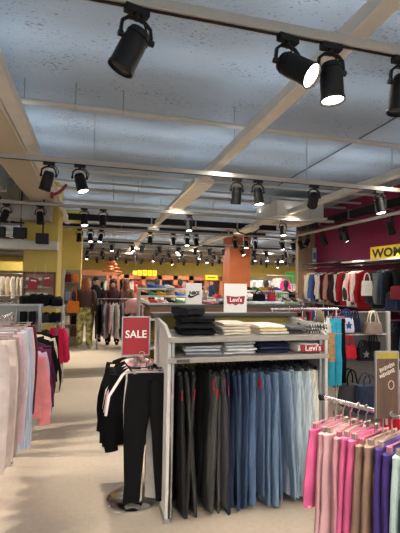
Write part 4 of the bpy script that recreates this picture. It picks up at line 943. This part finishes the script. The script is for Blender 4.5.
def far_rack(x0, x1, y, z, n, pal, label, what, L=.62, sleeve=.45, rot=PI / 2, w=.4):
    straight_rack(label, y, x0, x1, z, along='x', m=m_steel, group=None) if pal != 'wall' else None
    p = PAL[pal]
    for k in range(n):
        c, cn = p[(k * 2 + n + k // 3) % len(p)]
        x = x0 + .06 + (x1 - x0 - .12) * k / max(1, n - 1)
        top(f'{cn} top {what}, {ORD[k]} from the aisle side', (x, y, z - .1), rot + rnd.uniform(-.25, .25), cloth(c), seed=k % 6, w=w, L=L + .06 * (k % 3), sleeve=sleeve, group='tops ' + what, t=.022)
far_rack(.05, 1.15, 10.1, 1.2, 13, 'rose', 'steel rail of black and white tops in front of the shoppers', 'on the rail in front of the shoppers', L=.74, sleeve=.55)
far_rack(1.7, 2.7, 7.1, 1.34, 9, 'dark', 'steel rail of dark tops behind the swoosh card', 'on the rail behind the swoosh card')
far_rack(3.85, 4.45, 8.1, 1.42, 10, 'mix', 'steel rail of mixed tops before the tan wall end', 'on the rail before the tan wall end')
far_rack(2.9, 3.8, 6.1, 1.32, 9, 'mix', 'steel rail of mixed tops beside the steel bag panel', 'on the rail beside the steel bag panel')
far_rack(4.6, 6.0, 11.6, 1.45, 12, 'mix', 'steel rail of mixed tops past the orange pillar', 'on the rail past the orange pillar')
far_rack(6.2, 8.4, 13.6, 1.6, 14, 'pale', 'steel rail of pale tops beyond the magenta wall', 'on the rail beyond the magenta wall')
far_rack(5.0, 6.6, 13.2, 1.5, 11, 'dark', 'steel rail of dark tops behind the orange pillar', 'on the rail behind the orange pillar')
far_rack(2.2, 3.7, 13.0, 1.5, 12, 'mix', 'steel rail of tops before the lit yellow sign', 'on the rail before the lit yellow sign')
far_rack(-3.6, -1.35, 14.8, 1.85, 14, 'pale', 'long wall rail of pale tops beyond the white duct', 'on the wall rail beyond the white duct')
far_rack(6.2, 9.0, 17, 1.9, 16, 'pale', 'long rail of pale tops on the far wall', 'on the rail at the far wall', rot=.2)
far_rack(-3.6, -1.5, 10.2, 1.25, 12, 'mix', 'steel rail of mixed tops behind the mustard pillar', 'on the rail behind the mustard pillar')
far_rack(-2.9, -1.35, 8.0, 1.2, 9, 'pale', 'steel rail of pale tops beside the mustard pillar', 'on the rail beside the mustard pillar')
top('hot pink top standing out on the far wall', (at(283.5, 278, Y=12.5).x, 12.5, at(283, 279, Y=12.5).z), 0, cloth((232, 60, 130)), seed=1, w=.34, L=.46, sleeve=.3)
top('white top beside the hot pink one on the far wall', (at(278.5, 278, Y=12.5).x, 12.5, at(278, 278, Y=12.5).z), 0, cloth((238, 236, 230)), seed=2, w=.34, L=.5, sleeve=.3)
o = thing('wall_rail', 'thin rail carrying the hot pink top', 'clothes rail', (0, 0, 0))
MB().tube([(5.6, 12.5, 1.93), (6.6, 12.5, 1.93)], .012, 8).obj('rail', m_steel, o)
for x in (5.65, 6.55): MB().tube([(x, 12.5, 0), (x, 12.5, 1.93)], .014, 8).obj('post', m_steel, o)
p = at(296, 278, Y=15.5)
o = thing('green_board', 'bright green board hung beyond the tan wall end', 'board', p); MB().box(0, 0, 0, .95, .05, .5).obj('panel', m_green, o)
for s_ in (-1, 1): MB().tube([(s_ * .4, 0, .25), (s_ * .4, 0, CEIL - p.z)], .006, 5).obj('hanger_rod', m_steel, o)

# ------------------------------------------------------------------ rear feature wall and signs
NZ = 1.97
o = thing('feature_wall', 'terracotta wall with lit niches at the back of the shop', 'wall panel', (0, 0, 0)); o['kind'] = 'thing'
fx0, fx1, fy = .6, 5.9, 18.6
MB().box((fx0 + fx1) / 2, fy + .25, NZ / 2, fx1 - fx0, .06, NZ).obj('back_board', mat('niche_back_pale', (214, 190, 160), .7), o)
MB().box((fx0 + fx1) / 2, fy, NZ - .1, fx1 - fx0, .4, .2).obj('header', m_terra, o)
nn = 7
for k in range(nn + 1): MB().box(fx0 + (fx1 - fx0) * k / nn, fy, NZ / 2, .22, .4, NZ).obj('pier', m_terra, o)
MB().box((fx0 + fx1) / 2, fy, .55, fx1 - fx0, .42, 1.1).obj('plinth', m_terra, o)
for k in range(nn):
    x = fx0 + (fx1 - fx0) * (k + .5) / nn
    top(f'{["black", "white", "grey", "navy", "cream", "black", "charcoal"][k]} top displayed in the terracotta wall, {ORD[k]} niche from the aisle', (x, fy, 1.72), 0, cloth([(26, 26, 30), (226, 222, 216), (120, 120, 126), (40, 46, 80), (216, 206, 186), (30, 30, 32), (70, 70, 74)][k]), seed=k % 6, w=.34, L=.5, sleeve=.4, group='tops displayed in the terracotta niches')
o = thing('lit_sign', 'row of glowing yellow sign blocks hung before the mustard frieze', 'sign', (2.15, 18.1, 2.055))
m_frame = mat('sign_frame', (80, 80, 40), .5, var=0)
for k in range(5):
    b = MB().box(-.44 + .22 * k, 0, 0, .175, .07, .25 if k else .18).obj('letter_block', m_yellowlit, o, bevel=.01)
    bb = MB(); bb.box(-.44 + .22 * k, -.037, 0, .1, .004, .018)
    if k % 2: bb.box(-.44 + .22 * k, -.037, 0, .02, .004, .12)
    else: bb.box(-.44 + .22 * k, -.037, .05, .1, .004, .018)
    bb.obj('letter_mark', m_frame, b)
MB().box(0, .045, 0, 1.16, .02, .05).obj('bar', m_steel, o)
for s_ in (-1, 1): MB().tube([(s_ * .4, .045, 0), (s_ * .4, .045, CEIL - 2.055)], .006, 5).obj('hanger_rod', m_steel, o)
p = at(211.5, 277.5, Y=16)
o = thing('hanging_sign', 'plain yellow hanging sign near the shopper in the navy jacket', 'sign', p)
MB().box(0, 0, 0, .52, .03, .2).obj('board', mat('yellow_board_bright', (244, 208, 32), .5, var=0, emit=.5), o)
MB().box(0, -.018, 0, .34, .003, .035).obj('dark_print', m_frame, o)
for s_ in (-1, 1): MB().tube([(s_ * .2, 0, .1), (s_ * .2, 0, CEIL - p.z)], .006, 5).obj('hanger_rod', m_steel, o)
p = at(138, 286.5, Y=13)
o = thing('hanging_sign', 'red hanging sign with white print beyond the shoppers', 'sign', p)
MB().box(0, 0, 0, .26, .02, .36).obj('card', m_brightred, o)
MB().box(0, -.012, .04, .16, .003, .05).obj('white_print', m_white, o); MB().box(0, -.012, -.02, .1, .003, .02).obj('white_print', m_white, o)
for s_ in (-1, 1): MB().tube([(s_ * .1, 0, .18), (s_ * .1, 0, CEIL - p.z)], .004, 5).obj('hanger_rod', m_steel, o)
# copper hanging rings
p = at(112, 268, Y=14)
o = thing('pendant_lamp', 'tiered copper ring pendant hanging above the shoppers', 'pendant lamp', p)
for k, (r_, z) in enumerate([(.32, -.12), (.24, 0), (.15, .12), (.08, .22)]):
    MB().tube([(r_ * math.cos(a), r_ * math.sin(a), z) for a in [2 * PI * j / 20 for j in range(20)]], .03, 6, closed=True).obj('ring', m_copper, o)
for k in range(8):
    a = 2 * PI * k / 8
    MB().tube([(.32 * math.cos(a), .32 * math.sin(a), -.12), (.08 * math.cos(a), .08 * math.sin(a), .22)], .012, 5).obj('spoke', m_copper, o)
MB().tube([(0, 0, .2), (0, 0, CEIL - p.z)], .008, 6).obj('cord', m_black, o)
MB().lathe([(.001, -.06), (.05, -.03), (.06, .02), (.03, .07), (.001, .08)], (0, 0, 0), 12).obj('bulb', mat('warm_bulb', (255, 190, 130), .4, var=0, emit=2), o)
# copper header over the rear clothes on the aisle side
o = thing('display_header', 'copper coloured header beam over the rear wall of the shop', 'header', (0, 0, 0))
MB().box(.1, 16.6, 1.98, 1.7, .12, .22).obj('beam', m_terra, o)
for s_ in (-1, 1): MB().box(.1 + s_ * .8, 16.6, .95, .12, .12, 1.9).obj('post', m_terra, o)
far_rack(-.6, .8, 16.55, 1.75, 9, 'dark', 'rail of dark tops under the copper header', 'under the copper header')
# sneakers on a wall table (blue) and small goods
for i, (px, py, c, n) in enumerate([(168, 301, (46, 84, 170), 'blue'), (171.5, 302, (60, 110, 190), 'bright blue'), (164, 301, (30, 40, 90), 'navy')]):
    q = at(px, py, Y=6.4)
    t = thing('water_bottle', f'{n} bottle standing on the white table behind the walnut unit', 'bottle', (q.x, 6.4, .952), group='blue bottles')
    MB().lathe([(.001, 0), (.045, 0), (.048, .01), (.048, .22), (.02, .27), (.02, .3), (.001, .3)], seg=14).obj('body', cloth(c, .4), t)
    MB().lathe([(.001, .3), (.024, .3), (.024, .34), (.001, .34)], seg=12).obj('cap', m_white, t)
bag('red and plum shoulder bag on the mid shop table', (at(271.5, 300, Y=7.9).x, 7.9, 1.05 + .38), .2, cloth((150, 36, 56)), w=.2, h=.38, dp=.14, handle=.16, group='bags on the mid shop tables')
bag('black backpack on the mid shop table', (at(259, 296, Y=7.9).x, 7.9, 1.05 + .36), -.2, blk, w=.3, h=.36, dp=.18, handle=.08, group='bags on the mid shop tables', name='backpack', cat='bag')
# stepped stands of shoes and small goods
SHOE = [((226, 224, 218), 'white'), ((40, 80, 160), 'blue'), ((214, 170, 50), 'yellow'), ((30, 30, 34), 'black'), ((196, 60, 60), 'red'), ((120, 150, 190), 'pale blue'), ((150, 110, 80), 'tan'), ((90, 140, 100), 'green'), ((206, 150, 160), 'pink')]
def shoe_geo():
    b = MB(); rows = []
    for z, l0, l1, wd in ((0, -.135, .135, .046), (.025, -.14, .135, .048), (.05, -.12, .13, .044), (.075, -.05, .128, .038), (.1, .03, .125, .034)):
        rows.append([(wd * math.cos(a), (l0 + l1) / 2 + (l1 - l0) / 2 * math.sin(a), z) for a in [2 * PI * j / 14 for j in range(14)]])
    return b.loft(rows)
def sole_geo(): return MB().loft([[(.05 * math.cos(a), .142 * math.sin(a), z) for a in [2 * PI * j / 14 for j in range(14)]] for z in (-.012, .012)])
def stand(x, y, w, z0, tiers, label, where, per, grp, seed):
    o = thing('stepped_stand', label, 'display stand', (x, y, 0))
    for s_ in (-1, 1): MB().box(s_ * w / 2, .1, (z0 + .17 * (tiers - 1)) / 2, .03, .5, z0 + .17 * (tiers - 1)).obj('side_panel', m_shelfw, o)
    for t_ in range(tiers): MB().box(0, -.1 + .17 * t_, z0 + .17 * t_ - .012, w, .2, .024).obj('step', m_shelfw, o)
    for t_ in range(tiers):
        for k in range(per):
            c, n = SHOE[(k * 4 + t_ * 3 + seed) % len(SHOE)]
            xx = x - w / 2 + w * (k + .5) / per
            s_ = thing('sneaker', f'{n} shoe on the {["bottom", "second", "third"][t_]} step {where}, {ORD[k]} from the aisle side', 'shoe', (xx, y - .1 + .17 * t_, z0 + .17 * t_ + .013), rnd.choice((1.2, 1.6, 1.9)), grp)
            link('upper', cached('shoe', shoe_geo, cloth(c), 'upper'), s_); link('sole', cached('sole', sole_geo, m_white if n != 'white' else m_shelf, 'sole'), s_)
stand(1.75, 9.4, 1.5, 1.12, 3, 'stepped white shoe stand between the swoosh card and terracotta wall', 'behind the swoosh card', 7, 'shoes on the stand behind the swoosh card', 0)
stand(4.1, 9.35, 1.2, 1.1, 3, 'stepped white shoe stand below the green board', 'below the green board', 6, 'shoes on the stand below the green board', 2)
# display bust forms
def bust(x, y, rz, c, label):
    o = thing('mannequin', label, 'mannequin', (x, y, 0), rz)
    def el(rx, ry, z): return [(rx * math.cos(2 * PI * j / 14), ry * math.sin(2 * PI * j / 14), z) for j in range(14)]
    MB().loft([el(.15, .1, .82), el(.16, .11, .95), el(.12, .09, 1.1), el(.16, .11, 1.28), el(.18, .09, 1.4), el(.09, .07, 1.46), el(.045, .045, 1.5), el(.05, .05, 1.54), el(.075, .09, 1.6), el(.08, .095, 1.68), el(.06, .075, 1.74), el(.01, .01, 1.76)]).obj('torso', mat('mannequin_shell', (60, 58, 58), .4, var=0), o)
    MB().loft([el(.19, .14, .72), el(.18, .13, .95), el(.15, .115, 1.1), el(.18, .13, 1.28), el(.195, .11, 1.4), el(.1, .085, 1.45)]).obj('jacket', cloth(c), o)
    for s_ in (-1, 1): MB().tube([(s_ * .18, 0, 1.38), (s_ * .23, .02, 1.1), (s_ * .24, -.03, .84)], [.06, .052, .04], 10).obj('sleeve', cloth(c), o)
    MB().tube([(0, 0, .03), (0, 0, .82)], .018, 8).obj('pole', m_steel, o)
    MB().lathe([(.001, 0), (.17, 0), (.17, .015), (.001, .025)], seg=24).obj('base', m_steel, o)
bust(at(157, 290, Y=12.4).x, 12.4, .3, (22, 22, 26), 'dark mannequin in a black jacket before the terracotta wall')
bust(at(298, 292, Y=11).x, 11, .2, (120, 30, 50), 'dark mannequin in a wine red jacket under the green board')
bust(at(266, 292, Y=10.9).x, 10.9, .1, (40, 60, 110), 'dark mannequin in a blue jacket behind the black backpack')
bust(at(180, 292, Y=12.6).x, 12.6, .2, (206, 170, 60), 'dark mannequin in a mustard jacket before the terracotta wall')
bust(at(286, 292, Y=10.4).x, 10.4, -.3, (28, 28, 32), 'dark mannequin in black beside the mixed tops rail')

# ------------------------------------------------------------------ people
def person(label, x, y, rz, hgt, skin, hair_c, top_m, leg_m, shoe_m, hair='long', arms=((.05, 0), (.05, 0)), lean=0, headturn=0, top_len=.84, beard=False):
    k = hgt / 1.7
    o = thing('person', label, 'person', (x, y, 0), rz); o.scale = (k,) * 3
    V = []; E = []; Rr = []
    def add(p, r, par=None):
        V.append(p); Rr.append(r)
        if par is not None: E.append((par, len(V) - 1))
        return len(V) - 1
    L = lambda z: -lean * max(0, z - .92)
    pel = add((0, 0, .93), (.13, .11)); wa = add((0, L(1.1), 1.1), (.115, .09), pel); ch = add((0, L(1.28), 1.28), (.14, .10), wa)
    nb = add((0, L(1.42) + .01, 1.42), (.07, .06), ch); nk = add((0, L(1.5), 1.5), (.052, .052), nb)
    hx = math.sin(headturn); hy = -math.cos(headturn)
    hd = add((0, L(1.58) - .01, 1.575), (.075, .082), nk); ht = add((0, L(1.66), 1.655), (.066, .075), hd)
    add((hx * .105, L(1.58) + hy * .105, 1.575), (.012, .012), hd)
    hands = []
    for s, (fwd, out) in zip((-1, 1), arms):
        sh = add((s * .175, L(1.4) + .01, 1.395), (.058, .055), nb if False else ch)
        el_ = (s * (.225 + out * .5), L(1.2) + .03 - fwd * .22, 1.13 + fwd * .02)
        wr = (s * (.21 + out), L(1.1) - .05 - fwd * .5, .90 + fwd * .22)
        e = add(el_, (.042, .042), sh); w_ = add(wr, (.028, .026), e)
        dv = (Vector(wr) - Vector(el_)).normalized()
        pm = Vector(wr) + dv * .07; pi = add(tuple(pm), (.036, .02), w_)
        sd = Vector((0, 1, 0)) if abs(dv.y) < .7 else Vector((1, 0, 0)); sd = (sd - dv * sd.dot(dv)).normalized(); nrm = dv.cross(sd) * -s
        for f in range(4):
            q0 = pm + sd * (.027 - .018 * f) + dv * .03; ln = (.062, .072, .068, .052)[f]
            a = add(tuple(q0), (.0095, .0095), pi); a2 = add(tuple(q0 + dv * ln * .55 + nrm * .006), (.0085, .0085), a); add(tuple(q0 + dv * ln * .9 + nrm * .024), (.0075, .0075), a2)
        t0 = add(tuple(Vector(wr) + dv * .035 + sd * .038), (.011, .011), w_); add(tuple(Vector(wr) + dv * .085 + sd * .055 + nrm * .015), (.009, .009), t0)
        hands.append((sh, el_, wr))
    for s in (-1, 1):
        hp = add((s * .09, 0, .87), (.092, .09), pel); kn = add((s * .105, -.015, .49), (.058, .058), hp); an = add((s * .115, .02, .09), (.038, .04), kn); add((s * .125, -.12, .035), (.034, .026), an)
    me = bpy.data.meshes.new('person_body'); me.from_pydata(V, E, []); me.materials.append(m_skin if skin is None else mat('skin_%d_%d_%d' % skin, skin, .6, var=.03))
    bo = link('body', me, o)
    bo.modifiers.new('skin', 'SKIN'); 
    lay = me.skin_vertices[0].data
    for i, r in enumerate(Rr): lay[i].radius = r; lay[i].use_root = (i == 0)
    sub = bo.modifiers.new('smooth', 'SUBSURF'); sub.levels = 1; sub.render_levels = 1
    def el2(rx, ry, z, n=16): return [(rx * math.cos(2 * PI * j / n), L(z) + ry * math.sin(2 * PI * j / n) , z) for j in range(n)]
    # jacket or jumper
    j = MB(); j.loft([el2(.165, .135, top_len), el2(.17, .14, top_len + .06), el2(.155, .125, 1.1), el2(.185, .14, 1.26), el2(.2, .13, 1.36), el2(.15, .11, 1.43), el2(.075, .075, 1.49), el2(.066, .066, 1.515)])
    for s, (sh, e_, w_) in zip((-1, 1), hands):
        j.tube([(s * .15, L(1.4), 1.395), (s * .195, L(1.38) + .01, 1.35), e_, tuple(Vector(e_).lerp(Vector(w_), .55)), w_], [.07, .068, .056, .05, .043], 12)
    j.obj('jacket', top_m, o)
    # trousers: pelvis and two legs
    j = MB(); j.loft([el2(.16, .13, 1.02), el2(.17, .14, .95), el2(.185, .145, .87), el2(.17, .13, .8)])
    for s in (-1, 1): j.tube([(s * .09, 0, .88), (s * .1, 0, .75), (s * .108, -.012, .49), (s * .114, .005, .25), (s * .118, .015, .065)], [.095, .1, .086, .08, .078], 14)
    j.obj('trousers', leg_m, o)
    for s in (-1, 1):
        b = MB(); b.loft([[(s * .122 + rx * math.cos(2 * PI * q / 12), cy + ry * math.sin(2 * PI * q / 12), z) for q in range(12)] for rx, ry, cy, z in ((.046, .125, -.045, 0), (.05, .13, -.045, .025), (.044, .11, -.03, .06), (.042, .05, .02, .1))]); b.obj('shoe', shoe_m, o)
    # hair
    cz = 1.625; b = MB(); rows = []
    hm = mat('hair_%d_%d_%d' % hair_c, hair_c, .7, var=.3, scale=50, stretch=(1, 1, .2))
    bx = -hx * .022; by = -hy * .022
    if hair != 'bald':
        prof = [(.03, 1.735), (.075, 1.72), (.098, 1.68), (.106, 1.63), (.104, 1.58)] if hair == 'short' else [(.03, 1.745), (.08, 1.73), (.105, 1.68), (.115, 1.62), (.12, 1.55), (.13, 1.47), (.12, 1.40), (.085, 1.36)]
        for r_, z in prof:
            sh_ = 0 if z > 1.64 else .03
            rows.append([(bx * (1 + 25 * sh_) + r_ * .88 * math.cos(2 * PI * q / 16) * (1 + .06 * math.sin(q * 5 + z * 40)), L(z) + by * (1 + 25 * sh_) + r_ * math.sin(2 * PI * q / 16) * (1 + .06 * math.cos(q * 3 + z * 30)) * (1 if z > 1.64 else .75), z) for q in range(16)])
        b.loft([list(reversed(r_)) for r_ in rows]).obj('hair', hm, o)
    for s in (-1, 1):
        c = Vector((0, L(1.6) - .01, 1.60)) + Vector((hx, hy, 0)) * .078 + Vector((-hy, hx, 0)) * .03 * s
        MB().lathe([(.001, -.008), (.008, -.005), (.01, 0), (.008, .005), (.001, .008)], c, 8).obj('eye', m_eye, o)
        c2 = Vector((0, L(1.59), 1.59)) + Vector((-hy, hx, 0)) * .085 * s
        MB().lathe([(.001, -.03), (.014, -.015), (.017, .008), (.012, .025), (.001, .03)], c2, 8).obj('ear', bo.data.materials[0], o)
    c = Vector((0, L(1.54) - .01, 1.545)) + Vector((hx, hy, 0)) * .082
    MB().box(*c, .04, .012, .01, rz=headturn).obj('mouth', m_lip, o)
    return o
m_brownj = cloth((74, 52, 48), .6)
pl_ = at(84, 348, z=0)
person('person with auburn hair seen from behind in a brown jacket and camouflage trousers', pl_.x, pl_.y, PI - .1, 1.68, None, (140, 72, 34), m_brownj, m_camo, cloth((190, 186, 178)), hair='long', arms=((.05, .02), (.35, .02)), top_len=1.0)
b_ = bag('orange bag carried on the shoulder by the person in camouflage trousers', (pl_.x - .27, pl_.y - .12, 1.14), .15, cloth((206, 112, 34), .6), w=.30, h=.26, dp=.14, handle=.34, group=None, name='shoulder_bag', round_=.8)
q = at(95, 290, Y=11.3)
person('person with short black hair in a black top leaning over the rail', q.x, 11.3, .35, 1.72, (206, 160, 136), (24, 20, 20), cloth((28, 28, 32)), cloth((34, 36, 48)), blk, hair='short', arms=((.5, -.04), (.5, -.04)), lean=.12, headturn=.4)
q = at(113.5, 290, Y=10.75)
person('person with dark burgundy hair looking down at the rail of tops', q.x, 10.75, -.1, 1.66, None, (66, 30, 34), cloth((70, 40, 46)), cloth((30, 30, 34)), blk, hair='long', arms=((.6, -.05), (.45, 0)), lean=.16)
q = at(127, 290, Y=11.35)
person('person with long brown hair turned away beside the red hanging sign', q.x, 11.35, 2.3, 1.68, None, (104, 66, 46), cloth((110, 78, 66)), cloth((44, 44, 50)), blk, hair='long', arms=((.3, 0), (.2, .02)))
q = at(211, 290, Y=15.2)
person('person with a bald head in a navy jacket near the orange pillar', q.x, 15.2, .9, 1.76, (214, 160, 130), (90, 80, 70), cloth((36, 50, 84)), cloth((40, 42, 50)), blk, hair='bald', arms=((.4, 0), (.3, 0)))
# dusty pink garment thrown over the end of the rail
top('dusty pink jacket slung over the end of the rail beside the shoppers', (at(135, 300, Y=9.9).x, 9.92, at(135, 299, Y=9.9).z), .5, cloth((190, 138, 142)), seed=3, w=.5, L=.34, sleeve=.3, hang=False, t=.07, splay=.02)

# ------------------------------------------------------------------ added frame bars, unseen behind the visitor, beside the front fill light
b = MB()
for k in range(12): b.box(-8.5 + 2 * k, -5.74, 1.6, .08, .08, 3.2)
for z in (.05, 2.4, 3.2): b.box(2.5, -5.74, z, 22, .08, .08)
struct(b.obj('added_mullions_1', m_steel))
# ------------------------------------------------------------------ light
w = bpy.data.worlds.new('world'); sc.world = w; w.use_nodes = True
w.node_tree.nodes['Background'].inputs['Color'].default_value = (.9, .95, 1, 1); w.node_tree.nodes['Background'].inputs['Strength'].default_value = .3
def area(name, loc, rot, sx, sy, e, col):
    l = bpy.data.lights.new(name, 'AREA'); l.shape = 'RECTANGLE'; l.size = sx; l.size_y = sy; l.energy = e; l.color = col
    o = bpy.data.objects.new(name, l); COL.objects.link(o); o.location = loc; o.rotation_euler = rot
    return o
# luminaires on the trunking beams: light down
for X in (1.33, 3.52, -2.55):
    for y in (-3, 0, 3.2, 6.2, 10.4, 14, 17):
        area('luminaire_down', (X, y, 2.875), (0, 0, 0), .22, 2.0, 17 if y < 9 else 36, (1, .9, .78))
for X in (-5, -2.55, -.66, 1.33, 3.52, 6.5, 9.5):
    area('added_beam_uplight', (X, 8, 3.05), (PI, 0, 0), .1, 24, 9 if X < 5 else 36, (.87, .95, 1))  # added upward fill above the beams to brighten the ceiling
for Y, e in ((-2.6, 10), (-1.5, 9), (-.3, 9), (.9, 9), (2.1, 8), (3.1, 7), (4.75, 9), (5.4, 6), (7.65, 9), (8.75, 8), (9.9, 9), (11.9, 10), (13.9, 10), (16.3, 10), (18.5, 10)):
    area('added_ceiling_fill', (-.8, Y, 3.09), (PI, 0, 0), 10.4, .05, e, (.87, .95, 1))  # added fill strips without fixtures, evening out the ceiling light
for x in (6.5, 9.5):
    for y in (11, 15, 19): area('luminaire_down', (x, y, 2.9), (0, 0, 0), .3, 2.2, 50, (1, .92, .82))
# added cool fill light from behind the visitor, for ceiling and garment fronts
area('added_front_fill', (2.5, -5.7, 1.6), (PI / 2, 0, 0), 22, 3.0, 210, (.86, .93, 1))
sc.view_settings.view_transform = 'Standard'; sc.view_settings.look = 'None'; sc.view_settings.gamma = 1; sc.view_settings.exposure = .6
sc.view_settings.use_curve_mapping = False
